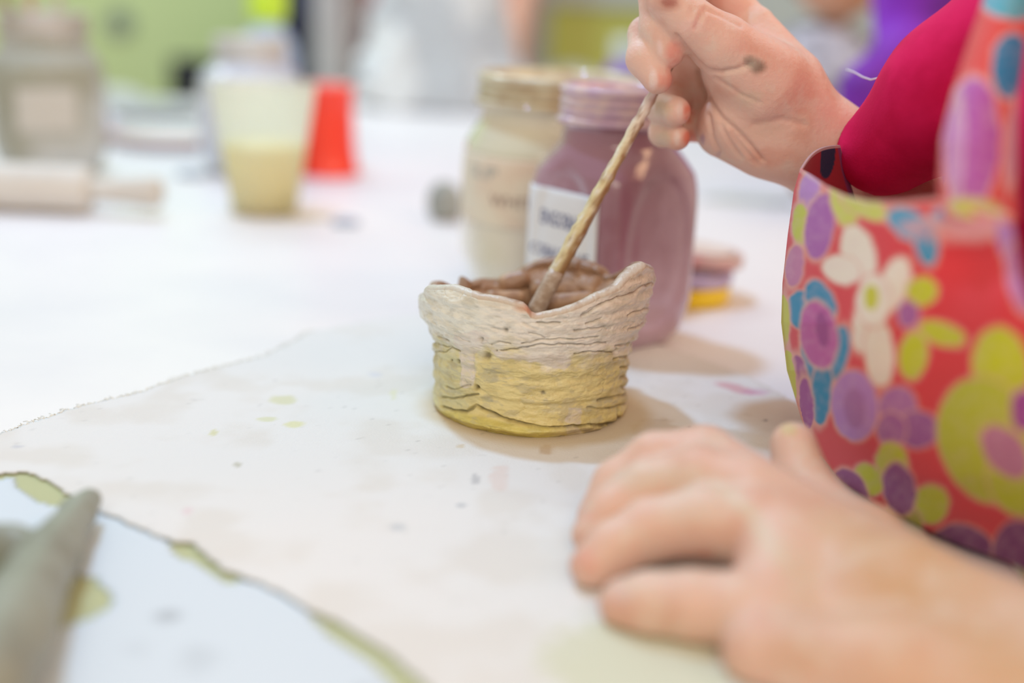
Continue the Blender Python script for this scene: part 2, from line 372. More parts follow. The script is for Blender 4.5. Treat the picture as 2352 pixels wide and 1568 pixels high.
# the foot coil sticks out at the front
Ro += .0034*np.exp(-((Zo-.0045)/.0035)**2)*np.exp(-((TH+PI*.52)/.75)**2)
Ro += (.0016*np.exp(-((Zo-.049)/.005)**2)-.0026*sstep(.054, .064, Zo))*np.exp(-((np.abs(TH)-PI)/.35)**2)      # lump on the left side
Ro += .0006*np.sin(Zo/.0078*2*PI+2.2*np.sin(TH*1.5+.6)+1.5*np.sin(TH*3))*sstep(.0, .01, Zo)*(1-.75*np.exp(-((TH+1.9)/.7)**2))
def cyl(R, TH, Z): return np.stack([PC[0]+R*np.cos(TH), PC[1]+R*np.sin(TH), Z], -1)
Pp = cyl(Ro, TH, Zo); sh = Pp.shape[:2]
Q = Pp.reshape(-1, 3).copy(); Q[:, 1] = PC[1]-np.abs(Q[:, 1]-PC[1])           # the far side repeats the near side's marks
jx, jy = J(Q); 
disp = np.zeros(len(Q)); dark = np.zeros(len(Q))
wob = (fbm(Pp.reshape(-1, 3)/.0045, 4, 77)-.5)*7
for g, w, d, k in grooves:
    dd = polydist(jx+wob*.6, jy+wob, g); e = np.exp(-(dd/w)**2); disp -= e*d*.001; dark = np.maximum(dark, k*np.exp(-(dd/(w*.75))**2))
for x, y, r, d in pits:
    dd = np.hypot(jx-(880+x/2.613), jy-(500+y/2.613))+wob*.5; r /= 2.613; e = np.exp(-(dd/r)**2); disp -= e*d*.001; dark = np.maximum(dark, .85*np.exp(-(dd/(r*.9))**2))
pp = Pp.reshape(-1, 3); sc = np.stack([np.cos(TH).ravel()*.055, np.sin(TH).ravel()*.055, Zo.ravel()*2.6], 1)
disp += .0024*(fbm(sc/.012, 3, 2)-.5)+.0010*(fbm(sc/.0035, 3, 8)-.5)-.0004*np.exp(-((fbm(sc/.009, 3, 61)-.5)/.03)**2)*sstep(.4, .6, fbm(sc/.02, 2, 66))
disp *= 1.
Ro = (Ro.ravel()+disp).reshape(sh); Pp = cyl(Ro, TH, Zo)
def mixc(c, col, w): return c*(1-w[:, None])+lin(col)*w[:, None]
def pot_col(p, jx, jy, dark):
    n = fbm(p/.006, 4, 13); n2 = fbm(p*np.array([1, 1, 3.])/.0035, 3, 17)
    c = np.tile(lin((236, 228, 214)), (len(p), 1))
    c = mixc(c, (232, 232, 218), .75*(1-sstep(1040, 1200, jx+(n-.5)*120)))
    c = mixc(c, (230, 208, 182), .55*sstep(1330, 1460, jx))  # warm light on the right side painted in as tan
    bound = np.interp(jx, [950, 1000, 1060, 1120, 1180, 1260, 1340, 1420, 1480], [800, 800, 812, 812, 822, 838, 838, 822, 800])
    yb = sstep(-26, 34, jy-bound+(n-.5)*90); c = mixc(c, (228, 212, 150), yb)
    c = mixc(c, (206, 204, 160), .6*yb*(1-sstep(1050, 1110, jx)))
    c = mixc(c, (200, 176, 108), .45*yb*sstep(1340, 1450, jx))  # same warm-lit right side tinted into the yellow
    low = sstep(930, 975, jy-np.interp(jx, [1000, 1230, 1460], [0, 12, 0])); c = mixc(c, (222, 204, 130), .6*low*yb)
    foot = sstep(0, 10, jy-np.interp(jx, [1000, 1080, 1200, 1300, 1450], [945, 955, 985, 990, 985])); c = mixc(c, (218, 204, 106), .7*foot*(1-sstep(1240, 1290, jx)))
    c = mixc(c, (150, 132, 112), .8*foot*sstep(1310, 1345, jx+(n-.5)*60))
    # grey clay showing through the thin yellow
    for x, y, rx, ry, a in ((635, 965, 70, 50, .5), (625, 1110, 40, 32, .5), (770, 1200, 60, 24, .35), (430, 900, 40, 30, .2), (960, 1075, 24, 14, .4), (1130, 1070, 14, 10, .3), (1300, 1120, 90, 20, .35), (1240, 1190, 60, 30, .2), (900, 1300, 60, 18, .2)):
        e = ell(jx, jy, 880+x/2.613, 500+y/2.613, rx/2.613, ry/2.613)+(n2-.5)*1.3; c = mixc(c, (160, 158, 140), a*(1-sstep(.5, 1.1, e)))
    br = sstep(.55, .7, n2); c = c*(1-.10*br[:, None])
    # whitish slip drips
    def Z2(l): return [(880+x/2.613, 500+y/2.613) for x, y in l]
    for pl, a in ((Z2([(430, 720), (560, 700), (640, 740), (590, 800), (548, 850), (545, 930), (552, 1040), (470, 1050), (455, 1000), (465, 900), (455, 830), (420, 780)]), .85),
                  (Z2([(640, 815), (830, 850), (960, 840), (1080, 850), (1135, 880), (1125, 915), (1085, 942), (1040, 930), (980, 905), (840, 885), (700, 880)]), .75),
                  (Z2([(1112, 1160), (1190, 1170), (1200, 1215), (1185, 1262), (1130, 1272), (1085, 1245), (1095, 1200)]), .75), (Z2([(1105, 1280), (1180, 1290), (1190, 1345), (1110, 1350)]), .5)):
        w = sum(inpoly(jx+(n-.5)*16+dx, jy+(n-.5)*16+dy, pl)*1. for dx, dy in ((0, 0), (1.6, 0), (-1.6, 0), (0, 1.6), (0, -1.6)))/5*a*(.6+.4*sstep(.3, .6, n2)); c = mixc(c, (224, 213, 202), w)
    # warm brown smear on the rim notch
    e = ell(jx, jy, 1205, 715, 30, 16); c = mixc(c, (196, 140, 100), .7*(1-sstep(.4, 1.2, e)))
    stk = fbm(p*np.array([1, 1, 5.])/.010, 4, 91); c = c*(1-.16*sstep(.45, .7, stk)[:, None]*np.array([.8, .9, 1.1])); gl = sstep(.56, .68, fbm(p*np.array([1, 1, 3.])/.007, 4, 97)); c = mixc(c, (176, 170, 150), gl*.35)
    c = mixc(c, (96, 82, 60), dark*.85*(.45+.55*sstep(.3, .6, n))); return c
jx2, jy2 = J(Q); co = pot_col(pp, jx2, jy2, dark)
# rim roll and the inside
ta = np.linspace(0, 1, NR)
RT = np.interp(th, np.radians([-180, -120, -92, -80, -40, -10, 20, 40, 60, 100, 150, 180]), [.0075, .006, .0055, .006, .0075, .0085, .006, .006, .0095, .008, .007, .0075])
RT = RT+.0010*(fbm(np.stack([np.cos(th)*14, np.sin(th)*14, th*0+3], 1), 2, 44)-.5)*2
Rtop = Ro[:, -1]; rim = np.zeros((NT, NR, 3))
for i in range(NR):
    a = PI*ta[i]; R = Rtop-RT/2+RT/2*math.cos(a); z = Zo[:, -1]+.0024*math.sin(a); rim[:, i] = cyl(R, th, z)
Ui = np.linspace(1, 0, NI)
TI, UI = np.meshgrid(th, Ui, indexing='ij'); FLO = .020; Zi = FLO+UI*(Zo[:, -1][:, None]-FLO); 
Ri = (Rtop-RT)[:, None]*0+np.interp(Zi, [.02, .045, .066, .09], [.040, .0455, .0515, .0535]); w = sstep(.75, 1, UI); Ri = Ri*(1-w)+(Rtop-RT)[:, None]*w
# fat coils pressed inside
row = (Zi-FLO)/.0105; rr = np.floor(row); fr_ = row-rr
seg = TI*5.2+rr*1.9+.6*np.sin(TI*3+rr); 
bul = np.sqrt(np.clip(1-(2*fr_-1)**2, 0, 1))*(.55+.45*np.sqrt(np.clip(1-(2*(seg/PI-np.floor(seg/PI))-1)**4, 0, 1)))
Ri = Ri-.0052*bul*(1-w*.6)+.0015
Pi = cyl(Ri, TI, Zi)
cR = J(np.concatenate([rim.reshape(-1, 3)])); 
rp = rim.reshape(-1, 3); n = fbm(rp/.005, 3, 3); aa = np.tile(ta, NT)
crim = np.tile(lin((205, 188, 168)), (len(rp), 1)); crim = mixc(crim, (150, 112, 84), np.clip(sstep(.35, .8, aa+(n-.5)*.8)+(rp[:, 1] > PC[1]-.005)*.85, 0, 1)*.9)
crim = mixc(crim, (214, 210, 196), .8*(rp[:, 0] < -.02)*(rp[:, 1] < PC[1]))
crim = mixc(crim, (200, 120, 78), .7*np.exp(-(ell(*J(rp), 1212, 722, 22, 14))**2))
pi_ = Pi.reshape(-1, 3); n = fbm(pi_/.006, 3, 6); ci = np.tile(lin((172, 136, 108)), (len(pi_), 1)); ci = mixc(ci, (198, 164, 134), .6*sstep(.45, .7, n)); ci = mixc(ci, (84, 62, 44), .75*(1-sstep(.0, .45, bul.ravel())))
# floor disc
cen = np.array([[PC[0], PC[1], FLO], [PC[0], PC[1], 0.]])
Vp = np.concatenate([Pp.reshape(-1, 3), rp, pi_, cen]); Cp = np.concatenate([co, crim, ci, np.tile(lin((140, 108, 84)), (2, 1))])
off1 = NT*NO; off2 = off1+NT*NR; c0 = len(Vp)-2; Fp = []
Fp += grid_faces(NT, NO, True); Fp += [tuple(off1+i for i in f) for f in grid_faces(NT, NR, True)]; Fp += [tuple(off2+i for i in f) for f in grid_faces(NT, NI, True)]
for i in range(NT):
    j = (i+1)%NT
    Fp.append((i*NO+NO-1, j*NO+NO-1, off1+j*NR, off1+i*NR)); Fp.append((off1+i*NR+NR-1, off1+j*NR+NR-1, off2+j*NI, off2+i*NI))
    Fp.append((off2+i*NI+NI-1, off2+j*NI+NI-1, c0)); Fp.append((j*NO, i*NO, c0+1))
Vp[:, 2] += .0022
pot = empty('clay_pot', (PC[0], PC[1], .003), 'hand-built coil clay pot with wavy rim, painted cream above and yellow below', 'pot')
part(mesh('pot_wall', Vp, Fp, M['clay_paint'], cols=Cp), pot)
# clay bits inside (coil ends) and the little spout plate seen at the right of the rim
def blobmesh(prims, h, k=.002, nz=0, nsc=.01, seed=1):
    lo = np.min([np.minimum(np.array(a)-max(r1, r2), np.array(b)-max(r1, r2)) for a, b, r1, r2 in prims], 0)-h*3-nz; hi = np.max([np.maximum(np.array(a)+max(r1, r2), np.array(b)+max(r1, r2)) for a, b, r1, r2 in prims], 0)+h*3+nz
    def fn(p):
        d = None
        for a, b, r1, r2 in prims:
            q = rcone(p, a, b, r1, r2); d = q if d is None else smin(d, q, k)
        if nz: d = d+nz*(fbm(p/nsc, 3, seed)-.5)*2
        return d
    return nets(fn, lo, hi, h)
def pr(l, y=None): return [tuple(P(*a)) for a in l]
lumps = []
for a, b, r in (((1110, 668, .688), (1150, 672, .690), .0048), ((1165, 655, .690), (1200, 645, .690), .0058), ((1240, 668, .682), (1330, 672, .684), .0055), ((1130, 690, .675), (1190, 688, .678), .0045),
                ((1270, 700, .668), (1350, 690, .670), .0050), ((1330, 640, .690), (1385, 650, .688), .0062)):
    lumps.append((P(*a), P(*b), r, r*.85))
V, F = blobmesh([(a+[0, 0, .001], b+[0, 0, .001], r, s) for a, b, r, s in lumps], .0011, .0015, .0006, .006)
cc = mixc(np.tile(lin((160, 124, 98)), (len(V), 1)), (188, 152, 120), sstep(.4, .65, fbm(V/.006, 3, 5)))
o = part(mesh('inner_coils', V, F, M['clay_paint'], cols=cc), pot); o['label'] = 'brown clay coils pressed inside the pot'
V, F = blobmesh([(P(1452, 628, .668), P(1440, 652, .664), .0026, .0034), (P(1475, 640, .655), P(1440, 665, .66), .004, .004)], .0009, .003, .0004)
o = part(mesh('rim_flap', V, F, M['clay_paint'], cols=np.tile(lin((186, 178, 142)), (len(V), 1))), pot)

# ------------------------------------------------------------ brush held over the pot
b0, b1 = P(1226, 722, .648), P(1487, 240, .6585); bd = (b1-b0)/np.linalg.norm(b1-b0); pxm = .66/2950
brush = empty('paintbrush', tuple(b0), 'slip-caked wooden paintbrush held upright in the pot by the far hand', 'brush')
ts = np.linspace(.022, .205, 60); rr_ = np.interp(ts, [.022, .05, .10, .205], [.0041, .0038, .0029, .0020])+.00035*(fbm(np.stack([ts*260, ts*0, ts*0], 1), 2, 3)-.5)*2
V, F = tube([b0+bd*t for t in ts], rr_, 28)
nn = fbm(V/np.array([.004, .004, .009]), 4, 8); s = (V-b0)@bd; side = (V-(b0+np.outer(s, bd)))@np.array([.8, -.1, -.55])/.003
c = mixc(np.tile(lin((224, 210, 164)), (len(V), 1)), (232, 218, 210), sstep(.085, .13, s)); c = mixc(c, (150, 96, 44), sstep(.0, .8, side+(nn-.5)*2.2)*.75); c = mixc(c, (236, 230, 214), sstep(.54, .66, fbm(V/.0035, 3, 31))*.8); c = mixc(c, (150, 104, 66), sstep(.58, .66, fbm(V/.003, 3, 37))*.6)  # brown lower right side is shade painted into the handle
V2 = V+ (V-(b0+np.outer(s, bd)))*((fbm(V/.0022, 2, 9)-.5)*.5)[:, None]
part(mesh('handle', V2, F, M['clay_paint'], cols=c), brush)
V, F = tube([b0+bd*t for t in (.0, .004, .012, .022, .026)], [.0040, .0047, .0046, .0045, .0040], 28)
o = part(mesh('ferrule', V, F, mat('ferrule_clay', (184, 162, 142), .4, noise=(206, 190, 174), nscale=260, bump=.3, bscale=400)), brush); o['label'] = 'metal ferrule coated in brown slip'
br = []
for i in range(60):
    a = 2*PI*i/60*7.3; r = .0036*math.sqrt(i/60); e1 = np.cross(bd, [0, 0, 1.]); e1 /= np.linalg.norm(e1); e2 = np.cross(bd, e1); o_ = e1*math.cos(a)*r+e2*math.sin(a)*r
    br.append(tube([b0+o_+bd*.002, b0+o_*1.05-bd*.008, b0+o_*.35-bd*.019], [.0004, .0004, .0001], 5))
V, F = join(br); part(mesh('bristles', V, F, mat('bristle', (120, 88, 62), .6)), brush)

# ------------------------------------------------------------ the child: hands, arms, body (one skin mesh)
def chain(pts, radii): return [(pts[i], pts[i+1], radii[i], radii[i+1]) for i in range(len(pts)-1)]
def W(l): return [P(*a) for a in l]
# right (far) hand, holding the brush

palm = [(P(1845, 290, .668), P(2000, 410, .672), .0235, .0255), (P(1835, 335, .670), P(1990, 440, .672), .0205, .0225), (P(2000, 410, .672), P(2240, 560, .66), .0255, .030),
        (P(1800, 225, .665), P(1700, 155, .662), .0225, .0195), (P(1790, 320, .668), P(1700, 270, .668), .0205, .0185), (P(1740, 325, .672), P(1660, 300, .676), .0165, .0140),
        (P(1780, 250, .68), P(1660, 60, .69), .018, .0115), (P(1780, 260, .69), P(1600, 130, .70), .016, .0105), (P(1760, 290, .69), P(1600, 210, .705), .016, .0100), (P(1740, 310, .69), P(1605, 285, .700), .015, .0095),
        (P(1735, 60, .684), P(1800, 180, .675), .0105, .0185), (P(1690, 190, .70), P(1560, 175, .70), .013, .0115), (P(1660, 120, .695), P(1560, 60, .69), .012, .010)]
thumb = chain(W([(1760, 190, .658), (1660, 105, .650), (1585, 50, .646), (1525, -5, .645)]), [.0215, .0150, .0118, .0092])
index = chain(W([(1700, 40, .69), (1625, -25, .684), (1560, -62, .672), (1510, -20, .660), (1513, 62, .654), (1534, 118, .650)]), [.0120, .0108, .0100, .0096, .0094, .0084])
middle = chain(W([(1600, 120, .70), (1530, 60, .688), (1483, 78, .668), (1480, 135, .655), (1510, 182, .648)]), [.0100, .0094, .0088, .0090, .0074])
ring = chain(W([(1605, 200, .705), (1545, 225, .694), (1520, 248, .676), (1553, 256, .660)]), [.0098, .0090, .0082, .0076])
pinky = chain(W([(1605, 285, .700), (1550, 296, .692), (1522, 305, .678), (1556, 316, .664)]), [.0092, .0080, .0072, .0066])
def rh(p):
    d = None
    for a, b, r1, r2 in palm:
        q = rcone(p, a, b, r1, r2); d = q if d is None else smin(d, q, .008)
    for fgr, k in ((thumb, .005), (index, .0022), (middle, .0016), (ring, .0016), (pinky, .0016)):
        f_ = None
        for a, b, r1, r2 in fgr:
            q = rcone(p, a, b, r1, r2); f_ = q if f_ is None else smin(f_, q, .0025)
        d = smin(d, f_, k)
    return d
Vr, Fr = nets(rh, (.04, .60, .085), (.215, .745, .262), .00125)
Vr = lap(Vr, Fr, 2); Nr = vnormals(Vr, Fr); jx, jy = J(Vr)
def z4(l): return [(1350+x/3.136, y/3.136) for x, y in l]
cre = [(z4([(640, 260), (700, 340), (780, 440), (860, 510), (960, 522), (1080, 498), (1170, 460)]), 5, 1.3), (z4([(835, 80), (805, 140), (780, 200)]), 6, .9), (z4([(760, 60), (735, 120)]), 5, .5),
       (z4([(800, 520), (830, 620), (880, 740), (960, 850), (1080, 950), (1180, 1060), (1250, 1150)]), 6, 1.4), (z4([(870, 830), (900, 1000), (960, 1100)]), 5, .9), (z4([(960, 900), (1010, 1000), (1100, 1130)]), 5, .8),
       (z4([(1040, 960), (1130, 1080), (1220, 1180)]), 5, .7), (z4([(920, 560), (1100, 680), (1230, 740)]), 5, .5), (z4([(1200, 900), (1400, 860), (1560, 900)]), 8, .5), (z4([(850, 60), (980, 120), (1100, 185)]), 5, .8)]
dsp = np.zeros(len(Vr)); facing = (Nr@(CAM-np.array([.1, .66, .16])) > 0)
for g, w, d in cre: dsp += 1.5*d*.001*np.exp(-(polydist(jx, jy, g)/w)**2)
Vr = Vr-Nr*(dsp*facing)[:, None]
def skin(V, jx, jy, N, spots, seed=0, dust=.5):
    n = fbm(V/.014, 4, 40+seed); n2 = fbm(V/.004, 3, 50+seed)
    c = np.tile(lin((230, 192, 176)), (len(V), 1)); c = mixc(c, (216, 160, 138), sstep(.45, .75, n)*.5)
    for (cx, cy, rx, ry, col, a, *g) in spots:
        e = ell(jx, jy, cx, cy, rx, ry, g[0] if g else 0)+(n2-.5)*.5; c = mixc(c, col, a*(1-sstep(.35, 1.1, e)))
    w = dust*sstep(.50, .66, fbm(V/.010, 4, 60+seed))*sstep(.3, .6, n2); c = mixc(c, (226, 212, 196), w); return c
red = (222, 122, 98)
cr_ = skin(Vr, jx, jy, Nr, [(1548, 118, 26, 34, (222, 130, 116), .6), (1530, 180, 28, 34, (228, 140, 122), .5), (1583, 258, 20, 32, red, .85), (1583, 318, 18, 26, (218, 112, 88), .8), (1500, 182, 12, 30, (236, 216, 210), .7),  # whitish fingertip spots are painted highlights
    (1562, 252, 10, 26, (232, 214, 205), .6), (1555, 318, 10, 22, (228, 214, 206), .6), (1516, 108, 10, 22, (234, 206, 200), .7), (1535, 6, 24, 14, (150, 70, 70), .8), (1530, 10, 40, 26, (190, 130, 110), .5),
    (1740, 152, 26, 22, (118, 100, 84), .95, 25), (1720, 138, 16, 14, (118, 100, 84), .9), (1700, 145, 70, 34, (224, 204, 188), .4), (1720, 225, 40, 26, (216, 196, 172), .45), (1755, 300, 60, 26, (214, 182, 160), .3), (1613, 320, 8, 16, (160, 120, 150), .6), (1650, 355, 7, 8, (170, 124, 150), .5),
    (1590, 60, 40, 20, (234, 196, 190), .4), (1520, 250, 30, 26, (206, 184, 154), .6), (1520, 318, 26, 24, (206, 186, 160), .6), (1770, 360, 70, 30, (214, 140, 118), .4)], 1, .35)
# left (near) hand resting on the cloth
th2 = [
 [(1700, 1110, .468), (1620, 1050, .482), (1505, 1056, .486), (1418, 1112, .484), (1372, 1190, .476)],
 [(1720, 1140, .455), (1610, 1096, .466), (1490, 1120, .470), (1405, 1175, .466), (1362, 1228, .461)],
 [(1740, 1215, .438), (1620, 1196, .444), (1495, 1214, .446), (1408, 1258, .441), (1360, 1300, .436)],
 [(1800, 1430, .396), (1700, 1402, .398), (1590, 1392, .402), (1490, 1388, .406), (1438, 1388, .409)]]
ra2 = [[.0140, .0125, .0112, .0100, .0086], [.0140, .0122, .0108, .0096, .0086], [.0142, .0130, .0116, .0100, .0086], [.0140, .0134, .0124, .0114, .0098]]
fingL = [chain([np.array(q) for q in W(l)], r) for l, r in zip(th2, ra2)]
palmL = [(P(1720, 1120, .460), P(2000, 1300, .43), .0135, .0165), (P(1740, 1200, .440), P(2000, 1320, .42), .0140, .0175), (P(1790, 1300, .423), P(2010, 1370, .41), .0145, .0180),
         (P(1810, 1420, .404), P(2030, 1440, .395), .0140, .0185), (P(1850, 1330, .425), P(2080, 1390, .40), .018, .0215), (P(2060, 1385, .402), P(2420, 1560, .36), .0225, .0255), (P(1850, 1500, .39), P(2060, 1480, .39), .0135, .0180), (P(1880, 1240, .445), P(2050, 1330, .42), .0130, .0180), (P(1750, 1500, .378), P(2040, 1560, .365), .0135, .020), (P(2040, 1560, .365), P(2420, 1640, .345), .020, .024), (P(1800, 1280, .425), P(1760, 1420, .396), .0155, .0145)]
elbL = np.array([.235, .285, .035]); palmL.append((P(2420, 1560, .36), elbL, .0255, .030))
thumbL = chain(W([(1985, 1255, .448), (1905, 1200, .468), (1842, 1110, .488), (1822, 1022, .500)]), [.0170, .0140, .0118, .0098])
def lh(p):
    d = None
    for a, b, r1, r2 in palmL:
        q = rcone(p, a, b, r1, r2); d = q if d is None else smin(d, q, .007)
    for f in fingL+[thumbL]:
        g = None
        for a, b, r1, r2 in f:
            q = rcone(p, a, b, r1, r2); g = q if g is None else smin(g, q, .003)
        d = smin(d, g, .0028)
    return np.maximum(d, .0026-p[..., 2])        # rests on the cloth
Vl, Fl = nets(lh, (.015, .262, -.004), (.27, .52, .075), .0016)
Vl = lap(Vl, Fl, 2); Nl = vnormals(Vl, Fl); jx, jy = J(Vl)
clx = skin(Vl, jx, jy, Nl, [(1345, 1200, 30, 60, (222, 168, 160), .5), (1345, 1290, 40, 40, (226, 150, 140), .6), (1425, 1365, 34, 34, (230, 206, 200), .75), (1440, 1400, 90, 50, (224, 160, 140), .5), (1600, 1288, 90, 26, (204, 110, 80), .7),  # red between ring finger and pinky paints the shaded gap
    (1500, 1095, 130, 40, (222, 208, 190), .6, -5), (1590, 1160, 120, 60, (226, 206, 190), .6), (1690, 1150, 120, 26, (222, 212, 190), .65, 38), (1780, 1260, 120, 30, (220, 212, 190), .6, 50), (1900, 1222, 30, 14, (232, 216, 196), .7), (1850, 1330, 40, 80, (226, 208, 188), .5),
    (1830, 1400, 70, 110, (226, 206, 186), .4), (2000, 1400, 160, 90, (226, 190, 160), .5), (2120, 1330, 230, 100, (204, 154, 104), .75, 22), (2330, 1500, 220, 110, (204, 156, 108), .7, 20), (1960, 1230, 130, 60, (206, 160, 116), .5, 25), (1840, 1480, 120, 90, (196, 144, 112), .5), (1812, 985, 24, 20, (206, 192, 130), .8), (1600, 1330, 140, 40, (224, 190, 170), .5), (1900, 1040, 60, 60, (200, 130, 80), .4), (2250, 1440, 34, 22, (232, 208, 184), .6), (2060, 1250, 60, 20, (224, 196, 170), .4)], 2, .45)
clx = mixc(clx, (208, 164, 118), .22+.33*sstep(1650, 2150, jx))      # yellower and browner towards the forearm
# body, coarse
SH_R, SH_L = np.array([.315, .615, .27]), np.array([.335, .415, .27])
elbR = P(2240, 560, .66)
bodyprims = [(np.array([.29, .515, .15]), np.array([.37, .50, -.12]), .085, .088), (SH_R+[-.01, -.03, 0], SH_L+[-.01, .03, 0], .045, .045), ((.30, .515, .22), (.30, .515, .25), .075, .06), ((.31, .515, .28), (.295, .51, .36), .030, .029),
    (SH_R, elbR, .036, .030), (SH_L, elbL, .036, .030), ((.38, .455, -.13), (.37, .45, -.42), .058, .042), ((.37, .45, -.42), (.40, .45, -.71), .042, .026), ((.38, .545, -.13), (.37, .55, -.42), .058, .042), ((.37, .55, -.42), (.40, .55, -.71), .042, .026),
    ((.405, .45, -.722), (.31, .44, -.730), .026, .018), ((.405, .55, -.722), (.31, .56, -.730), .026, .018)]
hc = np.array([.275, .51, .455])
def body(p):
    d = None
    for a, b, r1, r2 in bodyprims:
        q = rcone(p, a, b, r1, r2); d = q if d is None else smin(d, q, .02)
    h_ = ellipsoid(p, hc, (.088, .074, .105)); h_ = smin(h_, ellipsoid(p, hc+[-.045, 0, -.055], (.045, .048, .045)), .03)
    h_ = smin(h_, rcone(p, hc+[-.088, 0, -.005], hc+[-.102, 0, -.025], .009, .012), .01)          # nose
    for s in (-1, 1):
        h_ = smin(h_, ellipsoid(p, hc+[.005, s*.076, -.015], (.018, .010, .030)), .006)             # ears
        h_ = np.maximum(h_, -(np.linalg.norm(p-(hc+[-.094, s*.030, .004]), axis=-1)-.013))           # eye sockets
        h_ = np.minimum(h_, np.linalg.norm(p-(hc+[-.080, s*.030, .004]), axis=-1)-.0125)             # eyes
    h_ = smin(h_, rcone(p, hc+[-.083, -.018, -.055], hc+[-.083, .018, -.055], .007, .007), .008)     # lips
    d = smin(d, h_, .015)
    return d
Vb, Fb = nets(body, (.13, .235, -.76), (.49, .72, .60), .0075)
Vb = lap(Vb, Fb, 1); cb = np.tile(lin((226, 176, 150)), (len(Vb), 1))
cb = mixc(cb, (190, 90, 84), 1.*(np.linalg.norm((Vb-(hc+[-.088, 0, -.055]))/np.array([1, 2.6, .8]), axis=1) < .010))
cb = mixc(cb, (60, 40, 30), 1.*np.minimum(np.linalg.norm(Vb-(hc+[-.092, .030, .004]), axis=1) < .008, 1)+1.*(np.linalg.norm(Vb-(hc+[-.092, -.030, .004]), axis=1) < .008))
Vb[:, 2] = np.maximum(Vb[:, 2], FLZ)
o1, o2 = len(Vr), len(Vr)+len(Vl)
Vall = np.concatenate([Vr, Vl, Vb]); Fall = np.concatenate([Fr, Fl+o1, Fb+o2]); Call = np.concatenate([cr_, clx, cb])
child = tag(mesh('person', Vall, Fall, M['skin'], cols=Call), 'child in floral apron and magenta shirt painting the pot, fist resting on cloth', 'person')
# shirt
sh_pr = [(P(2032, 345, .640), P(2185, 215, .615), .0235, .032), (P(2185, 215, .615), SH_R+[.0, -.01, .0], .032, .050), ((.30, .52, .16), (.37, .50, -.10), .105, .100), (SH_R+[-.01, -.03, 0], SH_L+[-.01, .03, 0], .060, .060), ((.31, .52, .24), (.31, .52, .245), .085, .085), (SH_L, SH_L*.45+elbL*.55, .052, .043)]
def shirt(p):
    d = None
    ax = (elbL-SH_L)/np.linalg.norm(elbL-SH_L)
    for i_, (a, b, r1, r2) in enumerate(sh_pr):
        q = rcone(p, a, b, r1, r2)
        if i_ == len(sh_pr)-1: q = np.maximum(q, (p-b)@ax-.004)
        d = q if d is None else smin(d, q, .010)
    d = np.maximum(d, -(np.linalg.norm(p-np.array([.29, .51, .355]), axis=-1)-.05))
    d = d+.0022*(fbm(p/.035, 2, 90)-.5)*2
    return d
Vs, Fs = nets(shirt, (.13, .24, -.24), (.49, .74, .37), .0040); Vs = lap(Vs, Fs, 2)
mesh('shirt', Vs, Fs, M['magenta'], child)
tr = [(a, b, r1+.008, r2+.010) for a, b, r1, r2 in bodyprims[6:10]]
tr[1] = (tr[1][0], np.array([.395, .45, -.62]), tr[1][2], .042); tr[3] = (tr[3][0], np.array([.395, .55, -.62]), tr[3][2], .042); tr.append(((.375, .46, -.13), (.375, .54, -.13), .075, .075))
V, F = blobmesh([(np.array(a), np.array(b), r, s) for a, b, r, s in tr], .009, .02); mesh('trousers', V, F, M['denim'], child)
for s in (.45, .55):
    V, F = blobmesh([(np.array([.41, s, -.718]), np.array([.305, s+(s-.5)*.2, -.722]), .032, .026)], .006, .01); V[:, 2] = np.maximum(V[:, 2], FLZ+.0005); mesh('shoe', V, F, mat('shoe_white', (210, 205, 200), .7), child)
def hairfn(p):
    d = ellipsoid(p, hc+[.012, 0, .012], (.094, .084, .108)); d = np.maximum(d, -ellipsoid(p, hc+[-.085, 0, -.045], (.080, .068, .090)))
    d = smin(d, rcone(p, hc+[.075, 0, .02], hc+[.10, 0, -.12], .035, .018), .02); return d+.002*np.sin(p[..., 1]*400)
V, F = nets(hairfn, (.17, .41, .30), (.46, .61, .59), .005); mesh('hair', V, F, M['hair'], child)

# ------------------------------------------------------------ apron: a bulging printed sheet
apx_y = [330, 390, 440, 540, 650, 740, 850, 950, 1020, 1090, 1170, 1240, 1320, 1420]
apx_x = [1846, 1840, 1826, 1812, 1800, 1797, 1810, 1840, 1862, 1888, 1940, 2010, 2080, 2200]
def left_x(y): return np.interp(y, apx_y, apx_x)
topx = [1700, 1838, 1860, 1900, 1950, 2000, 2080, 2150, 2220, 2300, 2352, 2500, 2700]; topy = [388, 388, 400, 425, 450, 462, 464, 456, 468, 488, 505, 560, 620]
botx = [1840, 1862, 1890, 1950, 2040, 2100, 2200, 2352, 2500, 2700]; boty = [1000, 1045, 1100, 1190, 1262, 1312, 1360, 1400, 1440, 1490]
NA, NB = 420, 440
s = np.linspace(0, 1, NA); b = np.linspace(0, 1, NB)
